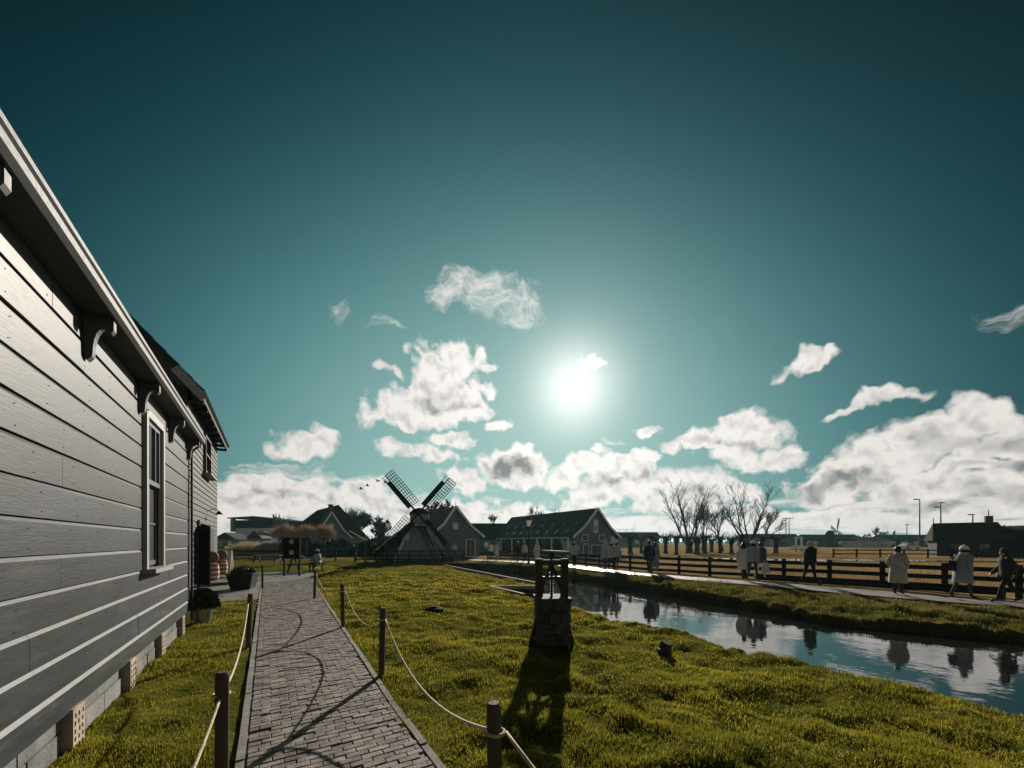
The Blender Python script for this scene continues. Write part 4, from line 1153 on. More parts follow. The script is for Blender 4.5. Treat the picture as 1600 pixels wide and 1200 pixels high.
# a few small outbuildings left of it
for i, (xx, dd, w, h, lab) in enumerate(((352, 90, 6, 3.4, 'small blue-grey shed beside the end of the boarded barn'), (398, 85, 3.2, 3.6, 'tiny blue gabled hut in front of the modern hall'), (600, 75, 7, 2.6, 'low grey outbuilding between the bare trees and the windmill'))):
    t = thing('outbuilding', lab, 'shed', (*AT(xx, dd)[:2], 0), rng.uniform(-.3, .3))
    MB().box((0, 2, h * .35), (w, 4, h * .7)).build('wall', M_bluew, t)
    b = MB(); b.prism([(-w / 2 - .25, h * .68), (0, h * 1.15), (w / 2 + .25, h * .68)], (1, 0, 0), (0, 0, 1), (0, -.3, 0), (0, 4.6, 0)); b.build('roof', M_roof, t)
    d_ = MB().box((w * .2, -.03, h * .28), (.9, .06, h * .5)).build('door', M_trim, t); w_ = MB().box((-w * .22, -.03, h * .36), (.8, .06, .8)).build('window', M_trim, t); MB().box((-w * .22, -.07, h * .36), (.66, .02, .66)).build('pane', M_glass, w_)
# dark farmhouse at the right edge
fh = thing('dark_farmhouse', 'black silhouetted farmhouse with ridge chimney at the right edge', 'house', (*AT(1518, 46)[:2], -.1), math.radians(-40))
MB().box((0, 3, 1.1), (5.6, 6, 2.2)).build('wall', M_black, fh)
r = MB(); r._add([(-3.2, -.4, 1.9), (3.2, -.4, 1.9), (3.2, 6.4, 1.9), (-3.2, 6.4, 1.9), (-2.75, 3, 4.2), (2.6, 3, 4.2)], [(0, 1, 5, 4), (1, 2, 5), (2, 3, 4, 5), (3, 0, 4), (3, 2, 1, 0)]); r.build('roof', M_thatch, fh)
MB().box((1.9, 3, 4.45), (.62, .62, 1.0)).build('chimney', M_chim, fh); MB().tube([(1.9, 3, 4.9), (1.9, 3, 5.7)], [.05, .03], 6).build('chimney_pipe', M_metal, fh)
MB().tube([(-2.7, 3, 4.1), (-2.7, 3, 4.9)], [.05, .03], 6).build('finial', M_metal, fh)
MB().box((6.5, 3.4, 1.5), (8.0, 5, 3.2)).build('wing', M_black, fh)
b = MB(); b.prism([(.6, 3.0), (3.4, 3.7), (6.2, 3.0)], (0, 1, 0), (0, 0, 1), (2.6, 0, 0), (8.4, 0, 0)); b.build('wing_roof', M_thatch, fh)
for k in range(2):
    w = MB().box((-1.2 + k * 2.2, -.03, 1.1), (.8, .06, .9)).build('window', M_grey, fh); MB().box((-1.2 + k * 2.2, -.07, 1.1), (.66, .02, .76)).build('pane', M_glass, w)
# low sheds along the right horizon
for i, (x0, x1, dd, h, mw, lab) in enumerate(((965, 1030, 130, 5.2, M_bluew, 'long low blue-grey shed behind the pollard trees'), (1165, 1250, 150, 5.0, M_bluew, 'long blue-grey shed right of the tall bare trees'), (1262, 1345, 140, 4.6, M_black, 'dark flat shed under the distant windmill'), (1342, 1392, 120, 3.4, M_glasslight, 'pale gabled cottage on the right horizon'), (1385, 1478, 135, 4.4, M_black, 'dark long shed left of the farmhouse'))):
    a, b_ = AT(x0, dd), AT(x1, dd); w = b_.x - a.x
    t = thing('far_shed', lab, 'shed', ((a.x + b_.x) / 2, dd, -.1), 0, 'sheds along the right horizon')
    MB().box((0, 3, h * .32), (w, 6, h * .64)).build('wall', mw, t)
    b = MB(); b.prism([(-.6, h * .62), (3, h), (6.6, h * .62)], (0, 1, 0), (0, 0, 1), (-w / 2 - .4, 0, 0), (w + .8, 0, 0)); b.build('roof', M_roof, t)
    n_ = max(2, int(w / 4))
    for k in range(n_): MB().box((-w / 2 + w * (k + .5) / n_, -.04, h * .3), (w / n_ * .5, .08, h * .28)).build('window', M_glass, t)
# white lifting-bridge frame
br = thing('lift_bridge', 'white timber frame of a small lifting bridge in the far pasture', 'bridge', (*AT(1248, 70)[:2], -.1), .3)
for sx in (-.7, .7): MB().box((sx, 0, 1.25), (.22, .22, 2.6)).build('post', M_trim, br)
MB().box((0, 0, 2.6), (2.0, .24, .22)).build('top_beam', M_trim, br); MB().box((1.6, .2, .5), (5, 1.6, .14)).build('deck', M_grey, br)
for sy in (-.5, .9): MB().bar((-.5, sy, 1.1), (4.0, sy, 1.0), .08, .1).build('handrail', M_trim, br)
# distant windmill
fm = thing('distant_windmill', 'tiny dark windmill with white cap trim on the right horizon', 'windmill', (*AT(1297, 128)[:2], -.1), .5)
frust(0, 4.4, 2.0, 1.3, 8, 0).build('body', M_black, fm); frust(4.4, 5.6, 1.5, .6, 8, 0).build('cap', M_black, fm)
for a in (68, 158, 248, 338): lattice_sail(fm, math.radians(a), 4.6, .8, .3, M_wood if a != 68 else M_grey, 0, (0, -1.9, 5.2), bars=6)
MB().tube([(0, -2, 5.2), (0, 0, 5.2)], .2, 6).build('windshaft', M_black, fm)
MB().box((0, -1.4, 4.45), (1.6, .1, .25)).build('trim', M_trim, fm)

# ------------------------------------------------------------------ trees
def grow(h, spread, lev, r0, seed, lean=(0, 0), kids=(3, 5), trunk=.3, upb=.35, minr=.012):
    R_ = random.Random(seed); segs = []
    def rec(p, d, L_, r, lv):
        n = 3 if lv < 2 else 2
        pts_ = [p.copy()]; rr = [r]
        for i in range(n):
            d = (d + Vector((R_.gauss(0, .10), R_.gauss(0, .10), R_.gauss(0, .06) + upb * .10))).normalized()
            p = p + d * (L_ / n); pts_.append(p.copy()); rr.append(max(r * (1 - .45 * (i + 1) / n), minr))
        segs.append((lv, pts_, rr))
        if lv >= lev: return
        k = R_.randint(*kids)
        for i in range(k):
            t = R_.uniform(.35, 1.0) if i else 1.0
            j = t * n; a = min(int(j), n - 1); bp = pts_[a].lerp(pts_[a + 1], j - a); br = rr[a]
            az = R_.uniform(0, 2 * math.pi); sp = R_.uniform(.35, .75) * spread
            nd = (d + Vector((math.cos(az) * sp, math.sin(az) * sp, upb * R_.uniform(0, .6)))).normalized()
            rec(bp, nd, L_ * R_.uniform(.55, .82), max(br * R_.uniform(.42, .62), minr), lv + 1)
    rec(Vector((0, 0, 0)), Vector((lean[0], lean[1], 1)).normalized(), h * trunk, r0, 0)
    top = max(p.z for _, q, _ in segs for p in q); f = h / top
    for _, q, _ in segs:
        for p in q: p.z *= f; p.x *= (f * .5 + .5); p.y *= (f * .5 + .5)
    return segs
def bare_tree(label, x, d, h, spread=.9, lev=5, r0=.22, seed=1, group='bare winter trees', name='bare_tree', minr=.012, trunk=.3, kids=(3, 4), mt=None, z=0.0, upb=.35, lean=(0, 0), wide=1.0):
    t = thing(name, label, 'tree', (*AT(x, d)[:2], z), rng.uniform(0, 6), group)
    A, B = MB(), MB(); A.xf = B.xf = Matrix.Diagonal((wide, wide, 1, 1))
    for lv, q, rr in grow(h, spread, lev, r0, seed, kids=kids, trunk=trunk, minr=minr, upb=upb, lean=lean):
        (A if lv < 2 else B).tube(q, rr, 6 if lv == 0 else (5 if lv == 1 else 3), lv < 2)
    A.build('trunk', M_bark, t, True); B.build('crown', mt or M_twig, t)
    return t
def fan_tree(label, x, d, h, w, stems, seed, z=-.1):
    """several slender stems rising from one stool, each with side branches and fine twigs"""
    R_ = random.Random(seed); t = thing('bare_tree', label, 'tree', (*AT(x, d)[:2], z), 0, 'bare winter trees'); A, B = MB(), MB()
    A.tube([(0, 0, -.05), (0, 0, .5), (0, 0, 1.3)], [.55, .42, .34], 8)
    def limb(p, dr, L_, r, lv):
        n = 5 if lv == 0 else (4 if lv == 1 else 3); q = [p.copy()]; rr = [r]
        for i in range(n):
            dr = (dr + Vector((R_.gauss(0, .10), R_.gauss(0, .10), .05 + R_.gauss(0, .04)))).normalized(); p = p + dr * (L_ / n); q.append(p.copy()); rr.append(max(r * (1 - .85 * (i + 1) / n), .009))
        (A if lv == 0 else B).tube(q, rr, 6 if lv == 0 else (4 if lv == 1 else 3), False)
        if lv == 3: return
        k = (11, 7, 5)[lv]
        for i in range(k):
            u = (.22 + .78 * (i + R_.random()) / k) * n; a = min(int(u), n - 1); bp = q[a].lerp(q[a + 1], u - a)
            az = R_.uniform(0, 6.28); sp = R_.uniform(.5, .95); td = (q[a + 1] - q[a]).normalized()
            nd = (td + Vector((math.cos(az) * sp, math.sin(az) * sp, R_.uniform(-.05, .35)))).normalized()
            limb(bp, nd, L_ * R_.uniform(.24, .42) * (1.25 - .5 * u / n), max(rr[a] * .5, .012), lv + 1)
    for i in range(stems):
        f = (i + .5) / stems * 2 - 1; dr = Vector((f * w + R_.gauss(0, .06), R_.gauss(0, .22), 1)).normalized()
        limb(Vector((f * .25, R_.gauss(0, .1), .9)), dr, h * R_.uniform(.78, .98) * (1 - .12 * abs(f)), R_.uniform(.15, .22), 0)
    A.build('trunk', M_bark, t, True); B.build('crown', M_twig, t)
fan_tree('tall spreading bare tree, left of the two big ones right of centre', 1078, 64, 11.2, .52, 6, 5)
fan_tree('tall upright bare tree, right of the two big ones right of centre', 1168, 62, 11.2, .42, 5, 21)
bare_tree('slim bare tree between the two big bare trees', 1128, 68, 9.0, .6, 5, .22, 33, minr=.013, trunk=.2, kids=(3, 4), upb=.5, wide=1.6)
bare_tree('thin bare tree just right of the left big bare tree', 1098, 70, 9.4, .45, 5, .2, 37, minr=.013, trunk=.22, kids=(3, 4), upb=.6, wide=1.5)
bare_tree('leaning bare tree right beside the tallest upright tree', 1190, 70, 8.2, .7, 5, .2, 39, minr=.013, trunk=.2, lean=(.3, 0), kids=(3, 4), wide=1.6)
bare_tree('dense bare tree with ivy behind the chimney house', 552, 84, 9.4, .9, 6, .30, 8, minr=.03, kids=(3, 5))
bare_tree('round bare tree at the left foot of the windmill', 588, 72, 6.8, .8, 6, .2, 12, minr=.028, kids=(3, 5))
bare_tree('bare tree showing above the hipped black barn', 440, 92, 8.6, .9, 5, .25, 14, minr=.03)
bare_tree('bare tree behind the chimney', 530, 95, 8.8, 1.0, 5, .25, 15, minr=.03)
bare_tree('bushy bare tree behind the windmill sails', 690, 58, 8.3, .9, 6, .25, 16, minr=.03, kids=(3, 5))
bare_tree('small round bare tree above the low shed', 773, 80, 7.6, .85, 6, .2, 18, minr=.028)
bare_tree('very small bare tree left of the round one above the low shed', 738, 90, 6.2, .9, 5, .2, 20, minr=.03)
bare_tree('left of the thin bare trees behind the long barn roof', 826, 82, 9.4, .7, 5, .2, 22, minr=.028)
bare_tree('middle of the thin bare trees behind the long barn roof', 844, 84, 9.6, .7, 5, .2, 24, minr=.028)
bare_tree('right of the thin bare trees behind the long barn roof', 866, 86, 9.2, .8, 5, .2, 26, minr=.028)
for i, (x, d, h, lab) in enumerate(((1372, 140, 7.5, 'tiny bare tree over the right horizon sheds'), (1395, 150, 6.5, 'tiny round bare tree left of the tall lamp mast'), (1560, 60, 4.4, 'scrubby bare tree over the farmhouse wing'), (1592, 62, 4.4, 'scrubby bare tree at the right frame edge'))):
    bare_tree(lab, x, d, h, .9, 5, .16, 50 + i, minr=.035)
M_redtwig = grass_mat('pale_clipped_twigs', (.46, .38, .30), (.66, .56, .47), (.66, .57, .48), .5)
M_reed = grass_mat('dry_reeds', (.24, .19, .12), (.34, .28, .18), (.4, .33, .23), .4)
# pollard willows: stout trunk with a knobbed head of shoots
pol = [(905 + 80, 56), (1002, 60), (1022, 54), (1040, 58), (1057, 52), (1075, 60), (1089, 54), (1101, 58), (1112, 66), (1125, 60), (1143, 56), (1158, 62), (1190, 64), (1212, 58)]
pl = ['leftmost pollard beside the long barn', 'second pollard from the barn', 'third pollard from the barn', 'pollard below the left big bare tree, on its left', 'stout pollard under the left big bare tree', 'pollard directly below the left big bare tree', 'stout pollard just right of the left big bare tree', 'pollard between the two big bare trees, left one', 'farther pollard between the big bare trees', 'pollard left of the slim bare tree', 'stout pollard right of the slim bare tree', 'pollard below the right big bare tree', 'pollard right of the right big bare tree', 'rightmost lone pollard before the blue-grey shed']
for i, (x, d) in enumerate(pol):
    t = thing('pollard_willow', pl[i], 'tree', (*AT(x, d)[:2], -.1), rng.uniform(0, 6), 'pollard willows in the pasture')
    r = rng.uniform(.22, .36); h = rng.uniform(1.9, 2.4)
    A = MB(); A.tube([(0, 0, -.05), (.02, 0, .3), (rng.uniform(-.08, .08), 0, h * .6), (rng.uniform(-.1, .1), 0, h), (0, 0, h + .3)], [r * 1.35, r, r * .9, r * 1.5, r * .9], 9); A.build('trunk', M_bark, t, True)
    B = MB()
    for k in range(80):
        a = rng.uniform(0, 6.28); e = rng.uniform(.1, 1.3); L_ = rng.uniform(.3, 1.3)
        st = Vector((math.cos(a) * r * 1.2, math.sin(a) * r * 1.2, h + .05 + rng.uniform(-.1, .2))); dr = Vector((math.cos(a) * math.cos(e) * 1.3, math.sin(a) * math.cos(e) * 1.3, math.sin(e)))
        B.tube([st, st + dr * L_ * .6, st + dr * L_ + Vector((0, 0, .1))], [.026, .018, .009], 3, False)
    B.build('crown', M_twig, t)
# clipped pale-twigged trees in front of the barn
for i, (x, d, w, lab) in enumerate(((444, 44, 1.75, 'left pale clipped twiggy tree before the black barn'), (478, 45, 1.6, 'middle pale clipped twiggy tree before the black barn'), (506, 46, 1.5, 'right pale clipped twiggy tree beside the chimney house'))):
    t = thing('clipped_tree', lab, 'tree', (*AT(x, d)[:2], 0), 0, 'clipped pale trees')
    A = MB(); A.tube([(0, 0, 0), (.03, 0, 1.2), (0, 0, 2.2)], [.14, .11, .10], 8)
    for sx in (-1, 1): A.tube([(0, 0, 1.9), (sx * w * .4, 0, 2.25), (sx * w * .8, 0, 2.35)], [.08, .06, .04], 6)
    A.build('trunk', M_bark, t)
    B = MB()
    for k in range(1700):
        u_ = rng.gauss(0, .45); u_ = max(-1, min(1, u_)); bx = u_ * w; by = rng.gauss(0, .35)
        p = Vector((bx * .75, by * .6, 2.15 + .25 * (1 - u_ * u_) + rng.uniform(-.15, .15)))
        el_ = rng.uniform(.15, 1.45); az_ = rng.uniform(0, 6.28); L_ = rng.uniform(.5, 1.45) * (1.1 - .45 * abs(u_))
        e = Vector((math.cos(az_) * math.cos(el_) * .8 + u_ * .25, math.sin(az_) * math.cos(el_) * .5, math.sin(el_))) * L_
        B.tube([p, p + e * .5 + Vector((rng.gauss(0, .05), 0, .04)), p + e + Vector((0, 0, .05))], [.018, .012, .006], 3, False)
    B.build('crown', M_redtwig, t)
# far tree line and hedges: read as one mass
tlm = MB()
for k in range(5200):
    a = rng.uniform(-1.75, 1.75); d = rng.uniform(330, 480); x = math.tan(a * .55) * d * 1.15 if abs(a) < 2 else 0
    x = rng.uniform(-900, 1000); hgt = 3.0 + 4.5 * float(vnoise(x, d * 0, .018, 4)) + 2 * float(vnoise(x, 0, .07, 6))
    z = rng.uniform(0, 1) ** .8 * hgt; s_ = rng.uniform(.8, 2.4); az = rng.uniform(0, 6.28); c_ = Vector((x, d, z))
    u = Vector((math.cos(az), math.sin(az), rng.uniform(-.4, .4))) * s_; v = Vector((rng.uniform(-.3, .3), rng.uniform(-.3, .3), 1)) * s_ * .8
    tlm._add([c_ - u - v, c_ + u - v * .6, c_ + u * .3 + v], [(0, 1, 2)])
tag(tlm.build('far_treeline', M_twig), kind='stuff')
hd = MB()
def hedge(x0, x1, d0, d1, h, n):
    for k in range(n):
        t = rng.random(); x = x0 + (x1 - x0) * t; d = d0 + (d1 - d0) * t + rng.uniform(-.8, .8); p = AT(x, d); z = rng.uniform(0, h) * (.7 + .5 * float(vnoise(x, 0, .12, 3)))
        az = rng.uniform(0, 6.28); s_ = rng.uniform(.10, .30); u = Vector((math.cos(az), math.sin(az), rng.uniform(-.5, .5))) * s_; v = Vector((rng.uniform(-.5, .5), rng.uniform(-.5, .5), 1)) * s_
        c_ = Vector((p.x, p.y, z)); hd._add([c_ - u - v, c_ + u - v, c_ + u + v, c_ - u + v], [(0, 1, 2, 3)])
hedge(352, 440, 66, 66, 1.2, 1500); hedge(440, 560, 52, 54, 1.7, 3000); hedge(555, 612, 50, 46, 1.5, 1500); hedge(690, 700, 42, 42, .8, 200)
tag(hd.build('hedge', M_leafdk), kind='stuff')
rb_ = MB()
for k in range(2600):
    x = rng.uniform(352, 442); d = rng.uniform(60, 64); p = AT(x, d); hh = (1.4 + .7 * float(vnoise(x, 0, .09, 8))) * rng.uniform(.6, 1)
    if x < 362: hh *= .6
    a = rng.uniform(-.25, .25); rb_._add([(p.x - .03, p.y, 0), (p.x + .03, p.y, 0), (p.x + a, p.y + rng.uniform(-.2, .2), hh)], [(0, 1, 2)])
tag(rb_.build('reed_bed', M_reed), kind='stuff')

# ------------------------------------------------------------------ street furniture
def lantern(x, d, h, lab, lit=True):
    t = thing('street_lantern', lab, 'street lamp', (*AT(x, d)[:2], -.05), 0, 'old lantern posts')
    MB().tube([(0, 0, 0), (0, 0, .35), (0, 0, .4), (0, 0, h - .75), (0, 0, h - .65)], [.10, .09, .055, .045, .07], 10).build('post', M_metal, t)
    MB().tube([(-.3, 0, h - .95), (.3, 0, h - .95)], .02, 6).build('ladder_bar', M_metal, t)
    g = MB(); g._add([(s1 * w, s2 * w, z) for z, w in ((h - .62, .13), (h - .15, .24)) for s1, s2 in ((-1, -1), (1, -1), (1, 1), (-1, 1))], [(0, 1, 5, 4), (1, 2, 6, 5), (2, 3, 7, 6), (3, 0, 4, 7), (3, 2, 1, 0)]); g.build('lantern_glass', M_frost, t)
    f = MB()
    for s1, s2 in ((-1, -1), (1, -1), (1, 1), (-1, 1)): f.bar((s1 * .13, s2 * .13, h - .62), (s1 * .245, s2 * .245, h - .15), .025, .025)
    f.build('frame', M_metal, t)
    r = MB(); r.tube([(0, 0, h - .15), (0, 0, h), (0, 0, h + .08), (0, 0, h + .18)], [.36, .14, .05, .02], 4); ro = r.build('roof', M_metal, t); 
    return t
def frost():
    m = bpy.data.materials.new('frosted_glass'); m.use_nodes = True; nt = m.node_tree; N, L = nt.nodes, nt.links
    N.remove(N['Principled BSDF']); a = N.new('ShaderNodeBsdfTranslucent'); a.inputs[0].default_value = (.8, .78, .7, 1); b = N.new('ShaderNodeBsdfDiffuse'); b.inputs[0].default_value = (.6, .6, .55, 1)
    s = N.new('ShaderNodeMixShader'); s.inputs[0].default_value = .7; L.new(b.outputs[0], s.inputs[1]); L.new(a.outputs[0], s.inputs[2]); L.new(s.outputs[0], N['Material Output'].inputs[0]); return m
M_frost = frost()
lantern(826, 30, 3.55, 'black post lantern with pale glass in front of the long barn')
lantern(606, 44, 4.0, 'black post lantern between the bare trees and the windmill')
def mast(x, d, h, lab, arms):
    t = thing('lamp_mast', lab, 'lamp mast', (*AT(x, d)[:2], -.1), 0, 'tall lamp masts on the right horizon')
    MB().tube([(0, 0, 0), (0, 0, h)], [.20, .11], 8).build('pole', M_metal, t)
    for a, z in arms:
        b = MB(); b.bar((0, 0, h - z), (a, 0, h - z + .1), .10, .12); b.box((a, 0, h - z + .1), (1.2, .6, .24)); b.build('lamp_head', M_metal, t)
mast(1437, 110, 14.0, 'tall single lamp mast left of the farmhouse', ((-1.0, .1),))
mast(1470, 105, 12.4, 'tall lamp mast with two heads nearest the farmhouse', ((.2, .0), (-1.0, 1.2)))
mast(1520, 100, 8.8, 'short lamp mast behind the farmhouse ridge', ((-.4, .0),))
mast(1228, 160, 11.5, 'left of the twin lamp masts over the blue-grey shed', ((.3, 0),))
mast(1233, 165, 11.9, 'right of the twin lamp masts over the blue-grey shed', ((-.9, 0), (.9, 0)))
mast(1077, 190, 14.2, 'thin far mast behind the left big bare tree', ((.3, 0),))
mast(1417, 150, 8.5, 'thin short mast between the horizon sheds', ((.2, 0),))
# info sign
sg = thing('info_sign', 'black two-post information board with two round white emblems', 'sign', (*AT(456, 18.6)[:2], 0), math.radians(2))
for sx in (-.36, .36): MB().box((sx, 0, .95), (.075, .075, 1.9)).build('post', M_black, sg)
MB().box((0, -.01, 1.36), (.64, .035, .98)).build('board', M_black, sg)
for z in (1.68, 1.15):
    e = MB().tube([(0, -.0285, z), (0, -.034, z)], .105, 20).build('emblem', M_trim, sg)
    MB().tube([(0, -.034, z), (0, -.038, z)], .06, 16).build('emblem_ring', M_black, e); MB().box((0, -.040, z - .01), (.05, .004, .05)).build('emblem_mark', M_trim, e)
# picnic tables
def picnic(x, d, rz, lab):
    t = thing('picnic_table', lab, 'picnic table', (*AT(x, d)[:2], 0), rz, 'picnic tables on the grass')
    for k in range(4): MB().box((0, -.27 + k * .18, .74), (1.8, .165, .04)).build('table_plank', M_wood, t)
    for sy in (-.68, .68): MB().box((0, sy, .45), (1.8, .26, .04)).build('bench_plank', M_wood, t)
    for sx in (-.65, .65):
        for sy in (-1, 1): MB().bar((sx, sy * .72, .0), (sx, sy * .2, .73), .05, .09).build('leg', M_wood, t)
        MB().box((sx + .051, 0, .40), (.05, 1.5, .08)).build('cross_bar', M_wood, t)
picnic(478, 21.4, .1, 'dark picnic table with orange cloth behind the information sign'); picnic(418, 26.5, .2, 'dark picnic table on the grass beyond the planter'); picnic(960, 50, .4, 'small picnic table under the pollards beside the long barn')
oc = MB(); oc.box((0, 0, .03), (.34, .24, .06)); oc.tube([(0, 0, .06), (.05, 0, .14)], [.12, .06], 8); tag(oc.build('orange_bundle', M_orange, None, False, AT(471, 21.2, .762)), 'small orange bundle lying on the picnic table', 'bundle')
# planter with flowers
plt = thing('flower_planter', 'square black tapered planter full of flowers at the end of the lawn strip', 'planter', (*AT(380, 13.5)[:2], .012), math.radians(18))
b = MB(); b._add([(s1 * w, s2 * w, z) for z, w in ((0, .29), (.52, .385)) for s1, s2 in ((-1, -1), (1, -1), (1, 1), (-1, 1))], [(0, 1, 5, 4), (1, 2, 6, 5), (2, 3, 7, 6), (3, 0, 4, 7), (3, 2, 1, 0), (4, 5, 6, 7)]); b.build('tub', M_planter, plt)
MB().box((0, 0, .53), (.82, .82, .05)).build('rim', M_planter, plt)
def bush(parent, c, rad, n, m, name='foliage', size=.035, zs=1.0):
    b = MB()
    for k in range(n):
        v = Vector((rng.gauss(0, 1), rng.gauss(0, 1), abs(rng.gauss(0, 1)))).normalized() * rng.uniform(.4, 1) ** .5
        p = Vector(c) + Vector((v.x * rad, v.y * rad, v.z * rad * zs)); a = Vector((rng.gauss(0, 1), rng.gauss(0, 1), rng.gauss(0, 1))).normalized(); q = a.orthogonal().normalized()
        s_ = size * rng.uniform(.6, 1.3); b._add([p - a * s_ * 1.6, p + q * s_ * .7, p + a * s_ * 1.6, p - q * s_ * .7], [(0, 1, 2, 3)])
    return b.build(name, m, parent)
bush(plt, (0, 0, .52), .36, 900, M_leafdk, zs=.75); tag(bush(plt, (0, 0, .60), .33, 110, M_flower, 'flowers', .028, .7), kind='stuff')
pt = thing('shrub_pot', 'pale pot with a dark leafy shrub at the corner of the grey house', 'potted plant', (-6.28, 7.78, .0), 0)
MB().tube([(0, 0, 0), (0, 0, .30), (0, 0, .34)], [.13, .19, .2], 16).build('pot', M_zinc, pt)
bush(pt, (0, 0, .33), .30, 1500, M_leafdk, zs=1.3, size=.03)
MB().tube([(0, 0, .25), (.02, 0, .6)], [.03, .015], 6).build('stem', M_bark, pt)
# banded barrels by the barn door
for i, (x, d, lab) in enumerate(((333, 16.5, 'orange and white banded barrel with round tan board at the barn door'), (347.5, 19.7, 'farther orange banded barrel at the barn corner'))):
    t = thing('banded_barrel', lab, 'barrel', (*AT(x, d)[:2], .012), 0, 'banded barrels by the barn')
    for k in range(7):
        MB().tube([(0, 0, k * .10), (0, 0, k * .10 + .05), (0, 0, k * .10 + .10)], [.19 + .035 * math.sin(k / 6 * 3.14), .20 + .035 * math.sin(k / 6 * 3.14), .19 + .035 * math.sin(k / 6 * 3.14)], 14).build('band', M_orange if k % 2 == 0 else M_trim, t)
    MB().tube([(-.02, -.01, .98), (-.02, .03, .98)], [.26, .26], 18).build('round_board', M_tan, t)
    MB().tube([(0, .05, .6), (0, .05, 1.1)], .02, 6).build('stake', M_wood, t)
sb = thing('advert_stand', 'white A-shaped advertising stand at the far barn corner', 'stand', (*AT(354, 22.5)[:2], .0), .3)
for sy in (-1, 1): MB().bar((0, sy * .25, 0), (0, sy * .03, 1.15), .55, .03, up=(0, 1, 0)).build('panel', M_trim, sb)
# parked car far right
car = thing('parked_car', 'small pale car parked in front of the horizon sheds at right', 'car', (*AT(1420, 92)[:2], -.1), math.radians(4))
b = MB(); b.prism([(-2.1, .3), (2.1, .3), (2.15, .75), (1.5, .88), (.9, 1.38), (-1.0, 1.42), (-1.75, .95), (-2.15, .85)], (1, 0, 0), (0, 0, 1), (0, -.8, 0), (0, 1.6, 0)); b.build('body', M_car, car)
for sy in (-.81, .81): MB().prism([(-1.5, .93), (1.35, .92), (.82, 1.30), (-.95, 1.33)], (1, 0, 0), (0, 0, 1), (0, sy - .01, 0), (0, .02, 0)).build('side_window', M_glass, car)
for sx in (-1.3, 1.35):
    for sy in (-.78, .78):
        w = MB().tube([(sx, sy - .1, .32), (sx, sy + .1, .32)], .32, 14).build('wheel', M_black, car); MB().tube([(sx, sy - .11, .32), (sx, sy + .11, .32)], .18, 10).build('rim', M_zinc, w)
for sy in (-.55, .55): MB().box((2.13, sy, .68), (.06, .3, .14)).build('headlight', M_glasslight, car)
# birds over the roofs
for i, (x, y, lab) in enumerate(((564, 764, 'lowest leftmost bird of the small flock over the roofs'), (574, 759, 'second bird from the left of the small flock'), (590, 752, 'highest bird of the small flock'), (602, 754, 'rightmost bird of the small flock near the windmill sail'))):
    d = 70; t = thing('bird', lab, 'bird', AT(x, d, CH + (HZ - y) / FPX * d), rng.uniform(-.6, .6), 'small flock of birds')
    MB().tube([(-.35, 0, 0), (-.1, 0, .02), (.2, 0, .02), (.42, 0, 0)], [.03, .11, .10, .02], 7).build('body', M_black, t)
    for sy in (-1, 1):
        b = MB(); b._add([(.15, 0, .04), (-.15, 0, .04), (-.12, sy * .45, .30), (.12, sy * .45, .32), (-.10, sy * .85, .12)], [(0, 1, 2, 3), (3, 2, 4)]); b.prism([(0, 0), (.1, 0), (.05, .03)], (1, 0, 0), (0, 0, 1), (0, 0, .03), (0, sy * .4, .25)); b.build('wing', M_black, t)

# ------------------------------------------------------------------ thin haze volume, added to lift dark tones like lens flare
hz = MB().box((0, 4300, 6.4), (10200, 9600, 15.8)); hzo = hz.build('haze', None); hzo.data.materials.clear()
hm = bpy.data.materials.new('haze_air'); hm.use_nodes = True; hn = hm.node_tree; hn.nodes.clear()
pv = hn.nodes.new('ShaderNodeVolumePrincipled'); pv.inputs['Color'].default_value = (.40, .80, .85, 1); pv.inputs['Density'].default_value = .00018; pv.inputs['Anisotropy'].default_value = .5
ho = hn.nodes.new('ShaderNodeOutputMaterial'); hn.links.new(pv.outputs[0], ho.inputs['Volume']); hzo.data.materials.append(hm); tag(hzo, kind='stuff')

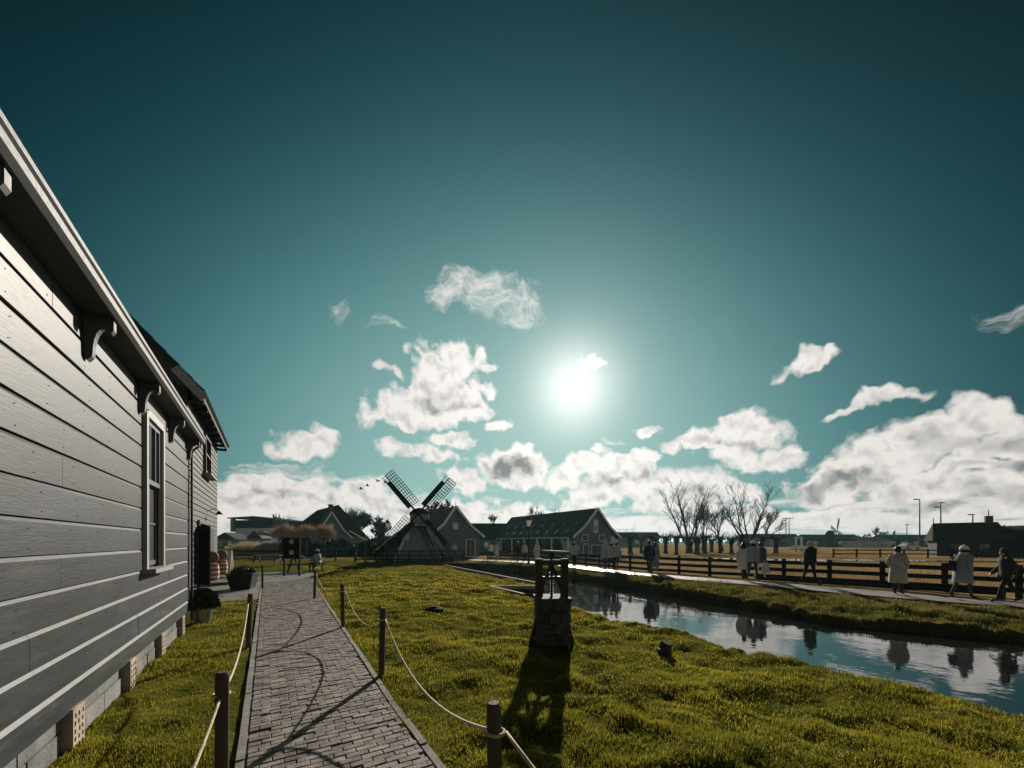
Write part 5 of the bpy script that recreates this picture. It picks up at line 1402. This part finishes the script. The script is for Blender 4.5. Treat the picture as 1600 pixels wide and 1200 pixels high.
# ------------------------------------------------------------------ people
_cm = {}
def cloth(col):
    if col not in _cm: _cm[col] = mat('cloth', col, rough=.9, spec=.15, var=.18, vscale=6, bump=.2, bscale=40)
    return _cm[col]
def skinned(verts, edges, rad, root, lvl=1):
    me = bpy.data.meshes.new('sk'); me.from_pydata(verts, edges, [])
    o = bpy.data.objects.new('sk', me); COL.objects.link(o)
    md = o.modifiers.new('s', 'SKIN'); md.use_smooth_shade = True
    sv = me.skin_vertices[0].data
    for i, r in enumerate(rad):
        sv[i].radius = r if isinstance(r, tuple) else (r, r); sv[i].use_root = (i == root)
    o.modifiers.new('d', 'SUBSURF').levels = lvl
    dg = bpy.context.evaluated_depsgraph_get(); dg.update()
    res = bpy.data.meshes.new_from_object(o.evaluated_get(dg))
    bpy.data.objects.remove(o); bpy.data.meshes.remove(me)
    return res
def person(label, x, d, h=1.68, face=0.0, pose='walk', coat=(.4, .4, .4), coat_len=.62, trousers=(.03, .03, .035), head='hair', hatcol=(.7, .7, .68), haircol=None, z=-.05, phase=1, hood=False, width=1.0, scarf=None):
    """face: heading in degrees, 0 = away from the camera (+y), 90 = to the left (-x), -90 = to the right"""
    if d < 16: z = float(-.052 - .12 * sstep(15.5, 11.0, d))
    g = thing('person', label, 'person', (*AT(x, d)[:2], z), math.radians(face), 'visitors on the footpath')
    k = h / 1.70
    sw = .30 if pose == 'walk' else .03
    vs, es, rd = [], [], []
    def v(p, r, par=None):
        vs.append((p[0] * k, p[1] * k, p[2] * k)); rd.append(tuple(q * k for q in r) if isinstance(r, tuple) else r * k)
        if par is not None: es.append((par, len(vs) - 1))
        return len(vs) - 1
    if pose == 'sit': hipz = .50
    else: hipz = .93
    dz = hipz - .93
    lean_ = .05 if pose == 'walk' else .0
    pel = v((0, 0, .95 + dz), (.14, .105)); sp = v((0, lean_ * .3, 1.12 + dz), (.135, .10), pel); chs = v((0, lean_ * .7, 1.30 + dz), (.155, .105), sp)
    nk = v((0, lean_ + .005, 1.455 + dz), .055, chs); hl = v((0, lean_ + .035, 1.535 + dz), (.072, .085), nk); ht = v((0, lean_ + .02, 1.63 + dz), (.078, .092), hl)
    v((0, lean_ + .135, 1.555 + dz), .016, hl)                      # nose
    hands = []
    for s in (-1, 1):
        hip = v((s * .085, 0, .89 + dz), (.095, .10), pel)
        a = s * phase * sw
        if pose == 'sit': kn, an, to = (s * .11, .42, .50), (s * .11, .45, .08), (s * .12, .60, .04)
        else:
            kn = (s * .085, math.sin(a) * .44 + .02, .49 + (.02 if a > 0 else .0)); 
            an = (s * .08, math.sin(a) * .85 - (.10 if a < -.1 else 0), .085 + (.07 if a < -.1 else 0)); to = (s * .10, an[1] + .17, .035 + (.0 if a > -.1 else .02))
        kv = v(kn, .062, hip); av = v(an, .043, kv); v(to, (.045, .03), av)
        sh = v((s * .175, lean_ * .9, 1.395 + dz), .062, chs)
        b = -s * phase * sw * .9
        if pose == 'photo': el, wr = (s * .24, .24, 1.22), (s * .09, .42, 1.47)
        elif pose == 'pocket': el, wr = (s * .27, -.06, 1.13), (s * .19, .10, .96)
        elif pose == 'sit': el, wr = (s * .22, .10, 1.13 + dz), (s * .14, .34, 1.10 + dz)
        else: el, wr = (s * .23, math.sin(b) * .26 - .02, 1.13), (s * .23, math.sin(b) * .50 + .10, .90)
        ev = v(el, .046, sh); wv = v(wr, .030, ev)
        dr = (Vector(wr) - Vector(el)).normalized(); sd = dr.cross(Vector((0, 0, 1)) if abs(dr.z) < .8 else Vector((0, 1, 0))).normalized(); nm = sd.cross(dr)
        pw = Vector(wr) + dr * .055; pv_ = v(pw, (.036, .020), wv)
        for f, (off, ln_) in enumerate(((-.030, .060), (-.010, .074), (.010, .078), (.030, .068))):
            b0 = pw + dr * .045 + sd * off; m0 = v(b0, .0095, pv_); m1 = v(b0 + dr * ln_ * .5 + nm * .008, .0088, m0); v(b0 + dr * ln_ + nm * .028, .0075, m1)
        t0 = v(pw - dr * .012 + sd * (-.046) * s, .011, pv_); v(pw + dr * .035 + sd * (-.066) * s + nm * .012, .009, t0)
        hands.append((el, wr, sh))
    me = skinned(vs, es, rd, pel)
    for m in (M_skin, cloth(trousers), M_shoe): me.materials.append(m)
    for p in me.polygons:
        zc = p.center.z / k
        p.material_index = 2 if zc < .10 and pose != 'sit' else (1 if zc < 1.0 + dz and abs(p.center.x) / k < .19 and zc > 0 else 0)
        p.use_smooth = True
    body = bpy.data.objects.new('body', me); COL.objects.link(body); body.parent = g
    # coat with sleeves
    c = MB(); hem = coat_len + (dz if pose != 'sit' else -.18); fl = 1 + (.95 - coat_len) * .12
    def R(zz, rx, ry, yo=0.0): return ((0, yo * k, zz * k), rx * k * width, ry * k * width)
    rs = [R(hem + dz * 0, .215 * fl, .185 * fl), R(hem + .02, .225 * fl, .195 * fl), R(max(hem + .1, .80 + dz), .222, .175), R(.95 + dz, .205, .160, .0), R(1.10 + dz, .200, .150, lean_ * .3), R(1.24 + dz, .215, .150, lean_ * .6), R(1.36 + dz, .205, .130, lean_ * .85), R(1.42 + dz, .150, .105, lean_), R(1.46 + dz, .085, .085, lean_), R(1.50 + dz, .082, .085, lean_)]
    c.rings(rs, 18, True)
    for i in range(2, 18 * 4):                                   # soft folds towards the hem
        q = c.v[i % len(c.v)]
    fold = []
    for i, q in enumerate(c.v):
        kk_ = i % 18; t_ = max(0, min(1, (1.05 * k - q[2]) / (.6 * k))); f_ = 1 + .06 * t_ * math.sin(kk_ * 2.1 + x * .1) ; fold.append((q[0] * f_, q[1] * f_, q[2]))
    c.v = fold
    for s, (el, wr, sh) in zip((-1, 1), hands):
        S_ = Vector((s * .165, lean_ * .9, 1.385 + dz)) * k; E_ = Vector(el) * k; W_2 = Vector(wr) * k
        c.tube([S_ - Vector((s * .05 * k, 0, -.01)), S_, S_.lerp(E_, .5), E_, E_.lerp(W_2, .5), W_2 + (W_2 - E_).normalized() * .015], [.075 * k, .078 * k, .070 * k, .066 * k, .060 * k, .052 * k], 9)
    c.build('coat', cloth(coat), g, True)
    hc = Vector((0, (lean_ + .02) * k, (1.60 + dz) * k))
    if hood:
        b = MB(); b.ball((hc.x, hc.y - .02 * k, hc.z), .135 * k, 12, 7, (1, 1.05, 1.1), lo=-.9); b.build('hood', cloth(coat), g, True)
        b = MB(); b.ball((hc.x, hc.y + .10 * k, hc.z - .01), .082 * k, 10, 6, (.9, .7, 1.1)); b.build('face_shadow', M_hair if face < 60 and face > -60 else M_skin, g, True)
    elif head == 'hat':
        b = MB(); b.ball((hc.x, hc.y, hc.z + .02 * k), .112 * k, 12, 7, (1, 1.12, 1.05), lo=-.1); b.tube([(hc.x, hc.y, hc.z - .0), (hc.x, hc.y, hc.z + .045 * k)], [.113 * k, .112 * k], 14); b.build('beanie', cloth(hatcol), g, True)
        b = MB(); b.ball((hc.x, hc.y + .135 * 0, hc.z + .145 * k), .03 * k, 8, 5); b.build('bobble', cloth(hatcol), g, True)
        b = MB(); b.rings([((0, hc.y - .02 * k, hc.z - .16 * k), .085 * k, .075 * k), ((0, hc.y - .02 * k, hc.z - .08 * k), .10 * k, .10 * k), ((0, hc.y - .015 * k, hc.z + .02 * k), .104 * k, .108 * k)], 12); b.build('hair', cloth(haircol or (.03, .02, .015)), g, True)
    else:
        hm_ = cloth(haircol) if haircol else M_hair
        b = MB(); b.ball((hc.x, hc.y - .018 * k, hc.z + .02 * k), .104 * k, 12, 7, (.98, 1.08, 1.1), lo=-.75)
        if head == 'long': b.rings([((0, hc.y - .05 * k, hc.z - .27 * k), .10 * k, .05 * k), ((0, hc.y - .05 * k, hc.z - .1 * k), .115 * k, .075 * k), ((0, hc.y - .03 * k, hc.z + .03 * k), .108 * k, .10 * k)], 12)
        b.build('hair', hm_, g, True)
    for s in (-1, 1):
        MB().ball((s * .032 * k, (lean_ + .035 + .083) * k, (1.575 + dz) * k), .011 * k, 6, 4).build('eye', M_eye, g)
    if scarf:
        b = MB(); b.rings([((0, lean_ * k, (1.43 + dz) * k), .12 * k, .115 * k), ((0, lean_ * k, (1.47 + dz) * k), .115 * k, .115 * k), ((0, lean_ * k, (1.52 + dz) * k), .09 * k, .10 * k)], 12); b.build('scarf', cloth(scarf), g, True)
    return g
WHT, GRY, BLK, NVY, CRM = (.55, .54, .51), (.27, .29, .31), (.018, .018, .020), (.03, .038, .055), (.42, .39, .35)
# nearest at right, walking towards the right edge or towards the mill
person('dark-coated person with open arms at the right frame edge', 1574, 11.6, 1.62, 62, 'walk', (.045, .042, .040), .78, BLK, 'long', haircol=(.05, .035, .03), phase=-1)
person('person in long pale grey coat and white bobble hat by the fence at right', 1504, 12.2, 1.66, -80, 'walk', (.24, .28, .31), .52, (.05, .055, .07), 'hat', hatcol=(.78, .76, .72), phase=1, scarf=(.55, .5, .45))
person('dark-haired person in a long cream coat against the fence at right', 1403, 13.0, 1.60, -62, 'pocket', CRM, .42, BLK, 'hair', width=1.08)
person('person in black jacket and trousers walking alone by the fence', 1265, 15.6, 1.72, -70, 'walk', BLK, .80, BLK, 'hair', haircol=(.35, .30, .26), width=1.1)
person('person in long white coat at the left of the walking trio', 1161, 17.2, 1.66, -50, 'walk', WHT, .50, (.05, .04, .035), 'long', phase=-1)
person('person in short grey jacket and pale cap in the middle of the trio', 1176, 16.9, 1.74, -55, 'walk', (.30, .33, .36), .82, (.06, .055, .055), 'hat', hatcol=(.72, .68, .62))
person('person in dark coat with pale trousers at the right of the trio', 1188, 17.3, 1.68, -60, 'walk', (.05, .06, .075), .80, (.55, .55, .54), 'hair')
person('person in dark navy coat walking before the pollards', 1014, 21.2, 1.78, -30, 'walk', NVY, .66, NVY, 'hair', phase=-1, width=1.08)
person('person in pale grey long skirt walking beside the navy coat', 1023, 21.6, 1.66, -30, 'walk', (.22, .24, .26), .30, GRY, 'long')
person('person in pale hooded jacket, left of the group before the long barn', 946, 23.4, 1.72, 20, 'stand', (.34, .40, .40), .72, (.05, .06, .06), hood=True)
person('person in cream jacket, middle of the group before the long barn', 955, 23.1, 1.62, -25, 'walk', (.50, .50, .47), .80, BLK, 'hair')
person('person in grey padded jacket, right of the group before the long barn', 963, 22.9, 1.68, -20, 'walk', (.42, .42, .43), .82, (.04, .04, .045), 'hair', phase=-1, width=1.1)
person('person in light jacket holding up a phone to take a photo', 897, 26.0, 1.66, -35, 'photo', (.36, .44, .44), .86, (.03, .04, .05), 'hair')
person('person in long white hooded coat behind the winch', 839, 31.2, 1.72, 30, 'stand', WHT, .40, (.3, .3, .3), hood=True)
person('person in light jacket seen from behind left of the white hooded coat', 820, 32.2, 1.66, 10, 'walk', (.42, .46, .46), .82, BLK, 'hair', phase=-1)
person('person in black standing at the left of the light jacket', 809, 32.8, 1.70, 25, 'stand', BLK, .75, BLK, 'hair')
person('person in long cream coat standing at the bend of the footpath', 776, 35.2, 1.72, 40, 'walk', (.58, .55, .50), .45, (.3, .28, .26), 'hat', hatcol=(.6, .55, .5))
person('person in pale top half hidden behind the cream coat at the bend', 766, 36.0, 1.68, -10, 'stand', (.5, .5, .5), .85, BLK, 'hair')
person('person in white top standing in front of the green house door', 710, 37.5, 1.64, 5, 'stand', (.62, .62, .60), .85, BLK, 'hair', haircol=(.3, .2, .12), z=0)
person('person in pale blue coat seated at the picnic table', 496, 21.2, 1.66, 70, 'sit', (.30, .38, .42), .70, (.05, .05, .06), 'hat', hatcol=(.5, .52, .52), z=0.0)
# things they carry
def bag(label, name, p, rz, m, w=.34, h=.38, t=.14):
    o = thing(name, label, 'bag', p, rz)
    b = MB(); b._add([(-w / 2, -t / 2, 0), (w / 2, -t / 2, 0), (w / 2, t / 2, 0), (-w / 2, t / 2, 0), (-w * .38, -t * .25, h), (w * .38, -t * .25, h), (w * .38, t * .25, h), (-w * .38, t * .25, h)], [(3, 2, 1, 0), (4, 5, 6, 7), (0, 1, 5, 4), (1, 2, 6, 5), (2, 3, 7, 6), (3, 0, 4, 7)]); b.build('sack', m, o)
    for s in (-1, 1): MB().tube([(-w * .2, s * t * .2, h - .01), (-w * .15, s * t * .15, h + .14), (w * .15, s * t * .15, h + .14), (w * .2, s * t * .2, h - .01)], .010, 5).build('handle', m, o)
p = AT(1196, 17.1, .28); bag('white shopping bag swinging at the right of the trio', 'shopping_bag', p, .4, cloth((.60, .60, .58)), .42, .44)
p = AT(1489, 12.3, .74); bag('dark shoulder bag behind the pale grey coat at right', 'shoulder_bag', p, .2, cloth((.03, .03, .035)), .30, .32)
b = MB(); b.box((0, 0, 0), (.075, .009, .15)); tag(b.build('phone', M_black, None, False, AT(899.5, 26.0) + Vector((.22, .36, 1.50))), 'small phone held up by the person taking a photo', 'phone')
